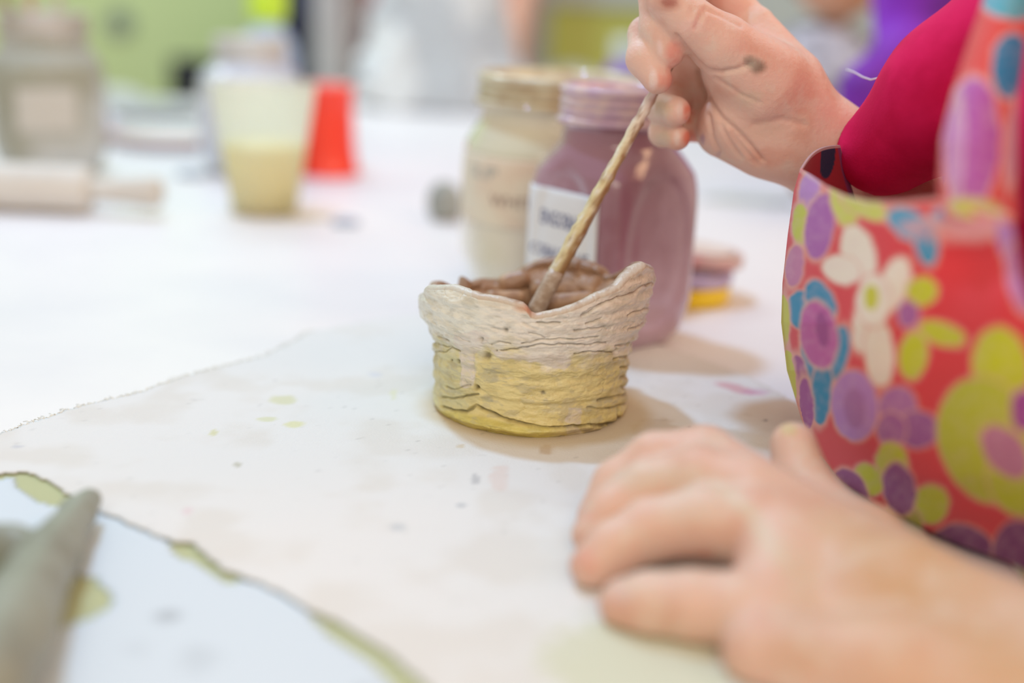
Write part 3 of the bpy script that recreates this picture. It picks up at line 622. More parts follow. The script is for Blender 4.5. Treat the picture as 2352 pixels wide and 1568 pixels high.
# columns follow the outline: X = left + span*s
Xc = np.zeros((NA, NB)); Yc = np.zeros((NA, NB)); Dc = np.zeros((NA, NB))
for i, si in enumerate(s):
    x0 = 1838+ (2640-1838)*si**1.25
    yt = np.interp(1838+(x0-1838)*(2312-1838)/(2640-1838), topx, topy); yb = 1045 if x0 < 1862 else np.interp(x0, botx, boty)
    y = yt+(yb-yt)*b
    sh_l = left_x(y)-1838; X = x0+sh_l*(1-si)**2.2; lx_ = left_x(y); xr = np.interp(y, [440, 500, 560, 640, 720, 900, 1100], [2308, 2322, 2332, 2344, 2375, 2560, 2640]); X = lx_+(X-lx_)*(xr-lx_)/(2640-lx_)
    Xc[i] = X; Yc[i] = y
    t = np.clip((X-left_x(y))/760., 0, 1); d = .607-.185*np.sqrt(np.clip(1-(1-t)**2, 0, 1))
    d = d-.012*np.sin((y-400)/900*PI)*t + .0035*np.sin(X/46.+y/160.)*sstep(.02, .2, t)*sstep(420, 620, y)*.6
    # soft fold along the top right, as in the photo
    d = d+.006*np.exp(-((y-600)/60)**2)*sstep(2100, 2250, X)
    Dc[i] = d
A = np.array([[P(Xc[i, j], Yc[i, j], Dc[i, j]) for j in range(NB)] for i in range(NA)])
A[..., 2] = np.maximum(A[..., 2], .0035)
# the part that turns away behind the silhouette (its inner face shows above)
NC = 40; Bk = np.zeros((NC, NB, 3)); kx = np.zeros((NC, NB)); 
for i in range(NC):
    k = (NC-i)/NC
    top = A[0, 0]; lift = P(1925, 333, .632)-P(1838, 388, .607)
    Bk[i] = A[0]+k*np.array([lift[0], lift[1], 0])*np.array([1, 1, 0])+np.outer((1-b)**3, [0, 0, 1])*lift[2]*k + np.outer(np.sin(b*PI), [0.03, .02, 0])*k*k + np.array([-.0022, 0, .0030])*math.sin(k*PI)*((1-b)**3)[:, None]
    kx[i] = k
G = np.concatenate([Bk, A]); nA = NC+NA
GX = np.concatenate([-kx*100, Xc]); GY = np.concatenate([np.tile(Yc[0], (NC, 1)), Yc])
x, y = GX.ravel(), GY.ravel(); pv = G.reshape(-1, 3); nz = fbm(np.stack([x/14, y/14, x*0], 1), 3, 4)
RED, MAG, PUR, LIL, BLU, LIM, CRM = (218, 62, 70), (196, 92, 160), (158, 66, 150), (186, 130, 196), (20, 136, 178), (196, 200, 34), (236, 222, 204)
c = np.tile(lin(RED), (len(x), 1)); EDGE = (228, 172, 158)
xw = x+(nz-.5)*7; yw = y+(fbm(np.stack([x/14, y/14, x*0+7], 1), 3, 9)-.5)*7
def petal(cx, cy, rx, ry, ang, col, a=1., edge=True, tex=.0):
    global c
    e = ell(xw, yw, cx, cy, rx*.95, ry*.97, ang); m = min(rx, ry)
    if edge: c = mixc(c, EDGE, (1-sstep(1.0, 1.0+9/m, e))*.8)
    w = (1-sstep(.97, 1.03, e))*a
    c = mixc(c, col, w)
    if tex: c = mixc(c, (230, 190, 200), w*tex*sstep(.45, .65, nz))
for q in [
 # upper left purple / lime leaves
 (1862, 450, 24, 62, 5, LIL), (1842, 515, 20, 48, 0, (196, 200, 60)), (1886, 520, 34, 78, 8, (170, 92, 168)), (1828, 610, 20, 50, 8, (196, 120, 160)), (1940, 470, 26, 62, -18, (206, 206, 90)), (1990, 475, 60, 24, 25, (206, 206, 96)),
 (2100, 520, 66, 34, 30, (92, 156, 188)), (2130, 560, 26, 50, -8, (60, 146, 186)), (2180, 500, 40, 22, 10, (120, 160, 196)), (2210, 455, 50, 16, 8, (190, 196, 90)), (2270, 470, 60, 18, 12, (204, 190, 90)), (2240, 520, 70, 26, 0, (226, 150, 160)),
 # white flower
 (1975, 580, 38, 66, -18, CRM), (1936, 620, 46, 32, 20, CRM), (2058, 650, 34, 62, 18, CRM), (1990, 740, 28, 70, 8, CRM), (2022, 810, 34, 78, -4, CRM), (2010, 690, 40, 60, 0, CRM),
 # blue flower
 (1850, 712, 44, 46, -20, BLU), (1888, 690, 32, 52, -28, BLU), (1878, 850, 30, 84, -16, BLU), (1926, 810, 28, 66, 14, BLU), (1890, 900, 24, 76, 4, BLU), (1884, 768, 44, 78, -8, (190, 88, 158)),
 # lime flower right of white one
 (2120, 668, 36, 32, 0, LIM), (2165, 765, 56, 26, 18, LIM), (2100, 815, 34, 56, 8, LIM), (2088, 720, 26, 32, 0, (166, 96, 160)),
 # lilac blobs
 (1966, 930, 56, 82, -4, LIL), (1840, 865, 18, 52, -10, (160, 70, 140)), (1855, 925, 16, 60, -6, (160, 70, 150)), (2065, 935, 46, 50, 0, (176, 110, 170)), (2110, 985, 50, 44, 0, (160, 92, 156)), (2050, 985, 34, 40, 0, (168, 100, 160)),
 # big lime flower
 (2300, 845, 66, 96, -6, LIM), (2270, 1010, 116, 150, -18, (186, 192, 52)), (2350, 1100, 80, 90, -40, (188, 196, 40)), (2310, 1035, 44, 70, -38, (190, 124, 156)), (2352, 940, 30, 50, 0, PUR), (2480, 960, 90, 80, 0, LIM),
 # low small lime flower
 (2052, 1065, 38, 54, -10, LIM), (1996, 1100, 34, 40, -30, LIM), (2140, 1155, 42, 46, 10, LIM), (2070, 1210, 54, 60, 0, (182, 176, 60)), (2068, 1120, 38, 62, -12, (148, 76, 134)),
 # lower purples
 (1955, 1130, 40, 60, -22, (148, 74, 130)), (2210, 1270, 80, 70, 25, (128, 60, 118)), (2340, 1260, 60, 70, 0, (128, 62, 118)), (2480, 1250, 70, 90, 0, LIL), (2450, 700, 60, 90, 20, BLU), (2560, 800, 60, 90, 20, CRM),
 (2320, 560, 60, 24, 70, LIL), (2345, 640, 30, 80, -10, (190, 120, 170))]: petal(*q, tex=.12)
petal(1893, 755, 16, 42, -6, (150, 58, 132), .8, False); petal(2004, 682, 18, 30, 0, (204, 200, 60), 1, False); petal(1802, 740, 14, 66, 0, (200, 200, 60)); petal(1818, 860, 12, 60, -8, (200, 200, 60)); petal(1966, 935, 26, 46, -4, (166, 100, 160), .6, False)
petal(2180, 530, 120, 30, 5, (230, 160, 160), .5, False)
inner = x < -1
ce = mixc(np.tile(lin((160, 24, 44)), (len(x), 1)), (30, 30, 70), 1-sstep(.95, 1.05, ell(-x, y, 74, 392, 15, 60, 6))); ce = mixc(ce, (120, 50, 110), (-x > 93)*.8); ce = mixc(ce, (200, 170, 170), (np.abs(y-388) < 5)*.8)
c[inner] = ce[inner]
hem = (~inner)&(np.abs(y-np.interp(x, topx, topy)) < 9); c[hem] = mixc(c[hem], (230, 200, 190), np.full(hem.sum(), .45))
ap = mesh('apron', pv, grid_faces(nA, NB), M['print'], child, cols=c)
md = ap.modifiers.new('s', 'SOLIDIFY'); md.thickness = .0012; md.offset = 0
# shoulder strap of the apron
cl_ = [(2248, 505, .446), (2246, 420, .449), (2248, 330, .455), (2262, 220, .465), (2290, 100, .478), (2330, -20, .492), (2390, -150, .506), (2490, -330, .508), (2610, -450, .515)]; hw = [88, 86, 84, 72, 62, 60, 58, 56, 54]
NSx, NSy = 60, 200; tt = np.linspace(0, len(cl_)-1, NSy); S_ = np.zeros((NSx, NSy, 3)); sx = np.zeros((NSx, NSy)); sy = np.zeros((NSx, NSy))
for j, t in enumerate(tt):
    cx_, cy_, d_ = [np.interp(t, range(len(cl_)), [q[i] for q in cl_]) for i in range(3)]; w_ = np.interp(t, range(len(hw)), hw)
    for i in range(NSx):
        u = -1+2*i/(NSx-1); S_[i, j] = P(cx_+u*w_, cy_+u*4, d_-.022*math.sqrt(max(0, 1-(u*.9)**2))+.016); sx[i, j] = cx_+u*w_; sy[i, j] = cy_
x, y = sx.ravel(), sy.ravel(); nz = fbm(np.stack([x/14, y/14, x*0], 1), 3, 4); xw = x+(nz-.5)*10; yw = y+(nz-.5)*6
c = np.tile(lin((222, 84, 80)), (len(x), 1)); EDGE = (226, 190, 190)
for q in [(2232, 330, 62, 150, 4, (180, 92, 172)), (2200, 360, 12, 110, 3, (200, 140, 190)), (2318, 150, 42, 76, 8, (20, 130, 182)), (2320, 5, 66, 40, 0, (92, 170, 190)), (2240, 480, 60, 24, 5, (200, 190, 96)), (2320, 330, 14, 90, 4, (206, 150, 170)), (2370, -90, 40, 40, 0, LIM)]: petal(*q, tex=.15)
st = mesh('apron_strap', S_.reshape(-1, 3), grid_faces(NSx, NSy), M['print'], child, cols=c); md = st.modifiers.new('s', 'SOLIDIFY'); md.thickness = .0012; md.offset = 0

e0 = A[-1, NB//3]; e1 = Bk[0, NB//3]
tie = [e0, np.array([.27, .392, e0[2]-.01]), np.array([.36, .388, e0[2]-.02]), np.array([.448, .44, e0[2]-.02]), np.array([.468, .52, e0[2]-.02]), np.array([.44, .60, e0[2]-.02]), np.array([.35, .640, e0[2]-.01]), np.array([.25, .655, e1[2]]), e1]
tp_ = []
for i in range(len(tie)-1):
    for t in np.linspace(0, 1, 8, endpoint=False):
        q0, q1, q2, q3 = tie[max(i-1, 0)], tie[i], tie[i+1], tie[min(i+2, len(tie)-1)]; tp_.append(.5*((2*q1)+(-q0+q2)*t+(2*q0-5*q1+4*q2-q3)*t*t+(-q0+3*q1-3*q2+q3)*t**3))
V, F = tube(tp_+[e1], .0045, 12); mesh('apron_tie', V, F, mat('red_tie', (214, 66, 74), .8), child)
# ------------------------------------------------------------ jars
def jar_radius(phi, R, n): return R/(np.abs(np.cos(phi))**n+np.abs(np.sin(phi))**n)**(1/n)
def make_jar(cx, cy, R, H, rn, rot, n_body, name, label, cols, facet=True, hneck=.80, seed=0, lab=None, group=None, content=None):
    """square-shouldered glass jar: R half width of the body, rn neck radius, rot of its faces (rad)"""
    zs = np.array([0, .004, .012, .03, .55*H, .68*H, .74*H, .79*H, .82*H, .845*H, .86*H, .875*H, .89*H, .91*H, .925*H, .94*H, .955*H, .97*H, .985*H, 1.*H])
    rs = np.array([.70*R, .80*R, .91*R, R, R, .975*R, .90*R, .80*R*.5+rn*.5, rn*.97, rn*.95, rn*1.05, rn*1.06, rn*.98, rn*1.03, rn*.98, rn*1.03, rn*.97, rn*1.02, rn*1.03, rn*.97])
    zz = np.concatenate([np.linspace(0, .03, 12), np.linspace(.034, .55*H, 40), np.linspace(.56*H, .86*H, 36), np.linspace(.862*H, H, 40)])
    rv = np.interp(zz, zs, rs); kb = 1-sstep(.60*H, .80*H, zz); nn = 2+(n_body-2)*kb
    N = 160; ph = 2*PI*np.arange(N)/N
    def surf(phi, z, off=0.):
        r = np.interp(z, zz, rv); n_ = 2+(n_body-2)*(1-sstep(.60*H, .80*H, z)); a = jar_radius(phi-rot, 1., n_)*r
        if facet:   # embossed oval on each face
            f = (phi-rot+PI/4)%(PI/2)-PI/4; s_ = np.tan(f)*R; e = np.hypot(s_/(.56*R), (z-.40*H)/(.27*H)); a = a-.0022*(np.exp(-((e-1)/.13)**2))-.0016*(1-sstep(.8, 1.0, e))
        return cx+(a+off)*np.cos(phi), cy+(a+off)*np.sin(phi), z+phi*0
    e = empty(name, (cx, cy, 0), label, 'jar', 'glass jars on the work table')
    def shell(z0, z1, nm, m, off=0.):
        z = zz[(zz >= z0-1e-9)&(zz <= z1+1e-9)]; PH, ZZ = np.meshgrid(ph, z, indexing='ij'); X, Y, Z = surf(PH, ZZ, off); V = np.stack([X, Y, Z], -1).reshape(-1, 3); F = grid_faces(N, len(z), True)
        return V, F, len(z)
    V, F, m = shell(0, .862*H, 'x', None); V = np.concatenate([V, [[cx, cy, 0]]]); F += [((i+1)%N*m, i*m, len(V)-1) for i in range(N)]
    part(mesh('jar_body', V, F, cols['body']), e)
    V, F, m = shell(.86*H, H, 'x', None, .0006)
    # rim lip and short inside wall
    ex = [];
    for i in range(N):
        for r_, z_ in ((rn*.94, H-.0005), (rn*.88, H-.004), (rn*.88, H*.86), (0.001, H*.855)): ex.append((cx+r_*math.cos(ph[i]), cy+r_*math.sin(ph[i]), z_))
    b_ = len(V); V = np.concatenate([V, ex]); F += [tuple(b_+q for q in f) for f in grid_faces(N, 4, True)]; F += [(i*m+m-1, (i+1)%N*m+m-1, b_+(i+1)%N*4, b_+i*4) for i in range(N)]
    part(mesh('threaded_neck', V, F, cols['neck']), e)
    if lab:
        a0, a1, z0, z1 = lab[:4]; PH, ZZ = np.meshgrid(np.linspace(a0, a1, 40), np.linspace(z0, z1, 24), indexing='ij'); X, Y, Z = surf(PH, ZZ*H, .0009)
        o = part(mesh('paper_label', np.stack([X, Y, Z], -1).reshape(-1, 3), grid_faces(40, 24), cols['label']), e); md = o.modifiers.new('s', 'SOLIDIFY'); md.thickness = .0005; md.offset = 0
        for txt, ta0, ta1, tz, th_, mt in lab[4]:
            cu = bpy.data.curves.new('t', 'FONT'); cu.body = txt; cu.size = 1; cu.fill_mode = 'BOTH'; cu.resolution_u = 2; cu.offset = .012; to = bpy.data.objects.new('t', cu); COL.objects.link(to); bpy.context.view_layer.update()
            me = bpy.data.meshes.new_from_object(to.evaluated_get(bpy.context.evaluated_depsgraph_get())); bpy.data.objects.remove(to)
            import bmesh
            bm = bmesh.new(); bm.from_mesh(me); bmesh.ops.subdivide_edges(bm, edges=[q for q in bm.edges if q.calc_length() > .15], cuts=2); bm.to_mesh(me); bm.free()
            a = np.empty(len(me.vertices)*3); me.vertices.foreach_get('co', a); a = a.reshape(-1, 3); u = (a[:, 0]-a[:, 0].min())/np.ptp(a[:, 0]); v = a[:, 1]
            X, Y, Z = surf(ta0+(ta1-ta0)*u, tz*H+v*th_, .0013); me.vertices.foreach_set('co', (np.stack([X, Y, Z], 1)-np.array([cx, cy, 0])).ravel()); me.update()
            me.materials.append(mt); o = bpy.data.objects.new('handwriting', me); COL.objects.link(o); o.parent = e; o['label'] = 'handwritten capitals on the label'
    return e, surf
def zat(x, y, py):   # height at which a vertical line shows at photo row py
    z = .1
    for _ in range(30): z -= (py-J([x, y, z])[1][0])*y/2950*.95
    return z
def glassy(name, c1, c2, sc=25, rough=.25, coat=1.): return mat(name, c1, rough, noise=c2, nscale=sc, coat=coat, coatr=.04)
ink = mat('blue_ink', (62, 72, 128), .7); inkb = mat('brown_ink', (150, 128, 116), .7); inkg = mat('grey_ink', (170, 172, 164), .7)
C1 = dict(body=glassy('purple_slip_in_glass', (156, 112, 128), (196, 164, 182), 11), neck=glassy('purple_slip_neck', (190, 160, 184), (214, 190, 188), 60, .4, .6), label=mat('paper_tape', (226, 228, 232), .8))  # paler pink noise in the body stands for reflections
px_, py_ = .0590, .782; Hj = zat(px_, py_, 195)
make_jar(px_, py_, .0425, Hj, .0350, math.radians(40), 4.2, 'glass_jar', 'square-shouldered glass jar of purple engobe with white handwritten label', C1, lab=(math.radians(176), math.radians(256), .13, .615,
   [('ENGOBA', math.radians(194), math.radians(238), .475, .0125, ink), ('COBALT BLUE', math.radians(186), math.radians(250), .350, .0100, ink)]))
C2 = dict(body=glassy('cream_slip_in_glass', (222, 214, 194), (210, 204, 178), 18), neck=glassy('cream_slip_neck', (208, 200, 172), (186, 166, 134), 60, .45, .5), label=mat('old_paper_tape', (224, 214, 192), .85, noise=(222, 204, 182), nscale=40))
cx_, cy_ = .0250, .905; Hc = zat(cx_, cy_, 168)
make_jar(cx_, cy_, .0640, Hc, .0540, math.radians(12), 2.6, 'glass_jar', 'wide glass jar of cream slip with stained label, behind the purple jar', C2, facet=False, lab=(math.radians(188), math.radians(275), .36, .66,
   [('SLIP', math.radians(212), math.radians(236), .565, .012, inkg), ('WHITE', math.radians(232), math.radians(262), .455, .011, inkb)]))
C3 = dict(body=mat('clay_smeared_glass', (160, 158, 138), .55, noise=(196, 198, 192), nscale=14, coat=.4), neck=mat('clay_smeared_neck', (168, 160, 140), .6, noise=(206, 200, 192), nscale=22, coat=.3), label=mat('smeared_label', (206, 202, 192), .85))
bx_, by_ = -.492, 1.345; Hb = zat(bx_, by_, 28)
make_jar(bx_, by_, .0560, Hb, .0430, math.radians(30), 3., 'glass_jar', 'tall clay-smeared glass jar with brushes standing at far left', C3, facet=False, lab=(math.radians(262), math.radians(318), .30, .56, []))
C4 = dict(body=mat('milky_glass', (212, 216, 226), .3, noise=(196, 202, 212), nscale=10, coat=.8), neck=mat('milky_neck', (200, 198, 188), .4, noise=(214, 214, 212), nscale=26, coat=.5))
gx_, gy_ = -.292, 1.400; Hg = zat(gx_, gy_, 84)
make_jar(gx_, gy_, .0560, Hg, .0370, math.radians(20), 2.5, 'glass_jar', 'pale milky glass jar standing behind the yellow plastic cup', C4, facet=False)
# brushes in the big jar: only the ends show
for k, (dx, dy, lx, ly, nm) in enumerate(((-.02, .01, -.012, .03, 'pink handled'), (.0, .015, .03, .02, 'pale handled'), (-.025, -.01, -.05, -.01, 'brown handled'))):
    a = np.array([bx_+dx*.5, by_+dy*.5, Hb*.87]); b_ = np.array([bx_+dx+lx, by_+dy+ly, Hb+.07]); e = empty('paintbrush', tuple(a), nm+' paintbrush standing in the clay-smeared jar', 'brush', 'brushes standing in the smeared jar')
    hcol = ((205, 150, 140), (210, 200, 180), (150, 110, 90))[k]
    V, F = tube([a+(b_-a)*t for t in (0, .3, .6, 1)], [.003, .0042, .0035, .002], 12); part(mesh('handle', V, F, mat('handle_paint', hcol, .5)), e)
    V, F = tube([a-(b_-a)*.03, a+(b_-a)*.08], [.0038, .0036], 12); part(mesh('ferrule', V, F, M['metal']), e)

# ------------------------------------------------------------ plastic cups
def trans_mat(name, col, alpha, rough=.35):
    m = bpy.data.materials.new(name); m.use_nodes = True; N = m.node_tree.nodes; Lk = m.node_tree.links; N.clear()
    o = N.new('ShaderNodeOutputMaterial'); t = N.new('ShaderNodeBsdfTransparent'); d = N.new('ShaderNodeBsdfDiffuse'); tl = N.new('ShaderNodeBsdfTranslucent'); g = N.new('ShaderNodeBsdfGlossy')
    for q in (d, tl): q.inputs['Color'].default_value = L4(col)
    g.inputs['Roughness'].default_value = rough; a = N.new('ShaderNodeMixShader'); a.inputs[0].default_value = .5; b = N.new('ShaderNodeMixShader'); b.inputs[0].default_value = alpha; c_ = N.new('ShaderNodeMixShader'); c_.inputs[0].default_value = .06
    Lk.new(d.outputs[0], a.inputs[1]); Lk.new(tl.outputs[0], a.inputs[2]); Lk.new(t.outputs[0], b.inputs[1]); Lk.new(a.outputs[0], b.inputs[2]); Lk.new(b.outputs[0], c_.inputs[1]); Lk.new(g.outputs[0], c_.inputs[2]); Lk.new(c_.outputs[0], o.inputs[0]); return m
yx, yy = -.2320, 1.165; yh = zat(yx, yy, 196)
e = empty('plastic_cup', (yx, yy, 0), 'translucent pale yellow plastic cup half full of yellow slip', 'cup', 'plastic cups')
V, F = lathe([(0, .0005), (.0285, .0005), (.030, .003), (.0475, yh), (.0485, yh+.0012), (.0472, yh+.002), (.0462, yh), (.0288, .004), (0, .003)], 72, (yx, yy, 0)); part(mesh('cup_wall', V, F, trans_mat('yellow_plastic', (244, 248, 228), .38)), e)
lv = .064; V, F = lathe([(0, .0035), (.0283, .0042), (.0283+(.0462-.0288)*(lv/yh), lv), (0, lv)], 64, (yx, yy, 0)); o = part(mesh('yellow_slip', V, F, mat('yellow_slip', (255, 228, 134), .35)), e); o['label'] = 'yellow liquid slip'
rx_, ry_ = -.208, 1.405; rhh = zat(rx_, ry_, 194)
e = empty('plastic_cup', (rx_, ry_, 0), 'red-orange plastic cup turned upside down beside the yellow cup', 'cup', 'plastic cups')
V, F = lathe([(.0305, 0), (.0330, .0), (.0335, .003), (.0315, .006), (.0280, .030), (.0262, .060), (.0258, rhh-.010), (.0275, rhh-.006), (.0275, rhh-.002), (.0255, rhh), (.020, rhh), (.019, rhh-.005), (0, rhh-.005)], 72, (rx_, ry_, 0)); part(mesh('cup_wall', V, F, mat('red_plastic', (255, 62, 34), .35, coat=.3, sss=0)), e)
V, F = lathe([(.0255, rhh-.0002), (.0262, rhh+.0008), (.0235, rhh+.0012), (.0205, rhh)], 60, (rx_, ry_, 0)); o = part(mesh('foot_ring', V, F, mat('pale_pink_plastic', (236, 190, 184), .4)), e); o['label'] = 'dusty pale foot ring'

# ------------------------------------------------------------ rolling pin
e = empty('rolling_pin', tuple(T(60, 500, 0.)), 'pale wooden rolling pin lying across the table at left', 'rolling pin')
pa = T(-260, 470, .021); pb = T(215, 500, .021); ya = 1.125; pb = np.array([P(212, 448, ya)[0], ya, .0215]); pa = pb+np.array([-.26, .004, 0]); dr = (pb-pa)/np.linalg.norm(pb-pa)
V, F = tube([pa+dr*t for t in (0, .002, .006, .13, .254, .258, .26)], [.012, .018, .0205, .0212, .0205, .018, .011], 40); mw = mat('pale_beech', (218, 213, 204), .55, noise=(206, 199, 188), nscale=12); part(mesh('roller', V, F, mw), e)
for s, q in ((1, pb), (-1, pa)):
    V, F = tube([q+dr*s*t for t in (-.002, .004, .016, .032, .048, .058, .062)], [.009, .0105, .0108, .0120, .0140, .0140, .0100], 28); part(mesh('handle', V, F, mw), e)

# ------------------------------------------------------------ plate, clutter, lids, clay scraps
def disc(cx, cy, r, h, z0=0., rim=.006, n=64):
    return lathe([(0, z0), (r*.7, z0), (r, z0+h*.8), (r+.001, z0+h), (r-.003, z0+h), (r*.68, z0+.004), (0, z0+.003)], n, (cx, cy, 0))
e = empty('shallow_dish', (-.425, 1.60, 0), 'white dish with a thin orange rim lying flat behind the yellow cup', 'dish')
V, F = disc(-.425, 1.60, .085, .016); part(mesh('dish_body', V, F, mat('white_ceramic', (226, 226, 232), .3, coat=.5)), e)
V, F = lathe([(.0835, .0155), (.0868, .0130), (.0872, .0158), (.084, .0172)], 64, (-.425, 1.60, 0)); o = part(mesh('painted_rim', V, F, mat('orange_rim', (232, 170, 148), .4)), e); o['label'] = 'orange painted rim'
def blob(name, c, r, m, label, cat, nz=.004, h=None, seed=1, ns=None):
    c = np.array(c, float); r = np.array(r, float); h = h or max(r)/22; ns = ns or max(r)/1.6
    def fn(p): return np.maximum(ellipsoid(p, c, r)+nz*(fbm(p/ns, 3, seed)-.5)*2, .0004-p[..., 2]*1.)
    V, F = nets(fn, c-r-nz-2*h, c+r+nz+2*h, h); return tag(mesh(name, V, F, m), label, cat)
gc = mat('grey_clay', (164, 166, 158), .75, noise=(148, 150, 144), nscale=30, bump=.2, bscale=100)
b_ = T(235, 320); blob('porcelain_knob', (b_[0], b_[1], .018), (.020, .018, .021), mat('white_porcelain', (236, 238, 248), .3, coat=.6), 'small white ball knob beside the clay-smeared jar', 'knob', .0004)
b_ = T(1022, 505); blob('clay_lump', (b_[0], b_[1], .016), (.017, .016, .020), gc, 'small grey clay lump standing just left of the cream jar', 'clay', .002)
b_ = T(795, 516); blob('scrap_and_shadow', (b_[0], b_[1], .003), (.013, .010, .004), mat('blue_grey_clay', (178, 184, 200), .8), 'flat bluish grey scrap on the table in front of the red cup', 'clay scrap', .001)
b_ = T(440, 406); blob('scrap_and_shadow', (b_[0], b_[1], .003), (.016, .012, .005), mat('dark_grey_shade', (168, 176, 184), .8), 'flat grey patch for the milky jar shadow, left of the yellow cup', 'clay scrap', .001)  # flat grey patch put in for the jar's shadow
b_ = T(1725, 462); blob('slip_smear', (b_[0], b_[1], .001), (.055, .030, .0016), mat('dried_slip', (196, 196, 184), .9), 'thin dried grey slip smear on the table under the far wrist', 'smear', .0006, h=.0016, ns=.012)
b_ = T(700, 500); blob('slip_puddle', (b_[0], b_[1], .0008), (.026, .010, .0012), mat('slip_puddle', (214, 212, 190), .5), 'thin pale slip puddle beside the yellow cup base', 'puddle', .0004, h=.0012, ns=.01)
for x, y, r, c_, lb in ((330, 262, (.09, .05, .012), (176, 182, 178), 'flat grey clay slab at the table back, left of the milky jar'), (270, 248, (.05, .035, .018), (192, 196, 186), 'pale lump on the table back beside the clay-smeared jar')):
    b_ = T(x, y+6); blob('clay_slab', (b_[0], b_[1], r[2]*.9), r, mat('slab', c_, .8), lb, 'clay', .004, h=.005)
# lids
def lid(cx, cy, z0, r, h, m, label, tilt=(0, 0), m2=None):
    e = empty('jar_lid', (cx, cy, z0), label, 'lid', 'stacked jar lids'); V, F = lathe([(0, 0), (r-.001, 0), (r, .0008), (r, h-.0015), (r-.0015, h), (r-.004, h+.0002), (r-.005, h-.0006), (0, h-.0006)], 64)
    a = 2*PI*np.arange(len(V))/64; rr = np.hypot(V[:, 0], V[:, 1]); o = mesh('lid_shell', V, F, m); o.parent = e
    if m2:
        V, F = lathe([(r-.007, h-.0004), (r-.006, h+.0008), (r-.012, h+.0012), (0, h+.0010)], 48); o = mesh('slip_coat', V, F, m2); o.parent = e
    e.rotation_euler = (tilt[0], tilt[1], 0); return e
lx0, ly0 = .119, .897
lid(lx0, ly0, .0006, .0350, .0125, mat('yellow_plastic_lid', (250, 216, 10), .35, coat=.2), 'yellow plastic lid at the bottom of the lid stack', m2=mat('old_slip', (222, 210, 150), .7))
lid(lx0+.002, ly0+.002, .0145, .0345, .009, mat('lilac_lid', (204, 190, 216), .5, noise=(184, 168, 204), nscale=60), 'lilac slip-coated lid in the middle of the lid stack', (.02, .03), mat('lilac_slip', (206, 196, 214), .7))
lid(lx0+.008, ly0+.010, .0265, .0365, .009, mat('red_lid', (222, 160, 160), .5, noise=(208, 186, 178), nscale=30), 'dusty red lid on top of the lid stack', (-.03, .09), mat('pink_slip', (222, 206, 196), .7))

# grey clay figure at lower left
fp = [(P(-60, 1620, .322), P(25, 1440, .360), .0165, .0140), (P(25, 1440, .360), P(98, 1300, .408), .0140, .0108), (P(98, 1300, .408), P(176, 1182, .460), .0108, .0070), (P(176, 1182, .460), P(205, 1148, .474), .0070, .0052), (P(140, 1245, .430), P(160, 1275, .424), .0075, .0055),
      (P(20, 1480, .350), P(-130, 1400, .370), .0130, .0120), (P(-100, 1262, .425), P(28, 1258, .425), .0100, .0088), (P(28, 1258, .425), P(80, 1292, .415), .0075, .0080)]
fp = [(np.array([a[0], a[1], max(a[2], r1+.001)]), np.array([b[0], b[1], max(b[2], r2*.8)]), r1, r2) for a, b, r1, r2 in fp]
def figf(p):
    d = None
    for a, b, r1, r2 in fp:
        q = rcone(p, a, b, r1, r2); d = q if d is None else smin(d, q, .003)
    d = d+.0006*(fbm(p/.008, 3, 6)-.5)*2; return np.maximum(d, .0016-p[..., 2])
allp = np.array([q for a, b, _, _ in fp for q in (a, b)]); V, F = nets(figf, allp.min(0)-.03, allp.max(0)+.03, .0016); V = lap(V, F, 1)
tag(mesh('clay_figure', V, F, mat('wet_grey_clay', (146, 150, 136), .5, noise=(132, 134, 120), nscale=40, bump=.15, bscale=200, coat=.15, coatr=.3)), 'wet grey clay figure with one raised pointed arm at lower left', 'clay figure')

# ------------------------------------------------------------ far background
# clay sack
sc_ = T(1010, 262); sy_ = sc_[1]+.09; sx_ = P(1010, 130, sy_)[0]
def sack(p):
    q = p-np.array([sx_, sy_, 0]); z = q[..., 2]; t = np.clip(z/.24, 0, 1)
    rx = .148*(1-.48*t)+.012; ry = .085*(1-.45*t)+.01; d = (np.sqrt((q[..., 0]/rx)**2+(q[..., 1]/ry)**2)-1)*np.minimum(rx, ry)
    d = np.maximum(d, np.abs(z-.106)-.106); return d*.7+.010*(fbm(p/.05, 4, 14)-.5)*2+.004*(np.abs(fbm(p/.022, 3, 4)-.5))*4
V, F = nets(sack, (sx_-.19, sy_-.14, -.01), (sx_+.19, sy_+.14, .26), .004); V[:, 2] = np.maximum(V[:, 2], .0005); V = lap(V, F, 1)
cc = mixc(np.tile(lin((230, 234, 232)), (len(V), 1)), (198, 204, 206), sstep(.45, .65, fbm(V/.05, 4, 6)))
tag(mesh('clay_sack', V, F, mat('dusty_sack', rough=.7, vc=True, coat=.2), cols=cc), 'big crumpled grey-white sack of clay at the back of the table', 'sack')
# bottle with lime cap
qx, qy = P(618, 200, 1.72)[0], 1.72
e = empty('spray_bottle', (qx, qy, 0), 'clear bluish bottle with lime green cap behind the milky jar', 'bottle')
zc = zat(qx, qy, 44); V, F = lathe([(0, 0), (.034, 0), (.037, .004), (.037, zc-.05), (.033, zc-.028), (.020, zc-.008), (.016, zc)], 48, (qx, qy, 0)); part(mesh('bottle_body', V, F, mat('pale_blue_plastic', (186, 206, 232), .25, coat=.6)), e)
V, F = lathe([(.016, zc-.004), (.0235, zc), (.0245, zc+.005), (.0265, zc+.036), (.020, zc+.044), (0, zc+.044)], 40, (qx, qy, 0)); part(mesh('cap', V, F, mat('lime_plastic', (206, 240, 60), .4)), e)
V, F = lathe([(.0373, .02), (.0378, .022), (.0378, zc-.065), (.0373, zc-.063)], 48, (qx, qy, 0)); part(mesh('bottle_label', V, F, mat('blue_label', (150, 176, 216), .5)), e)
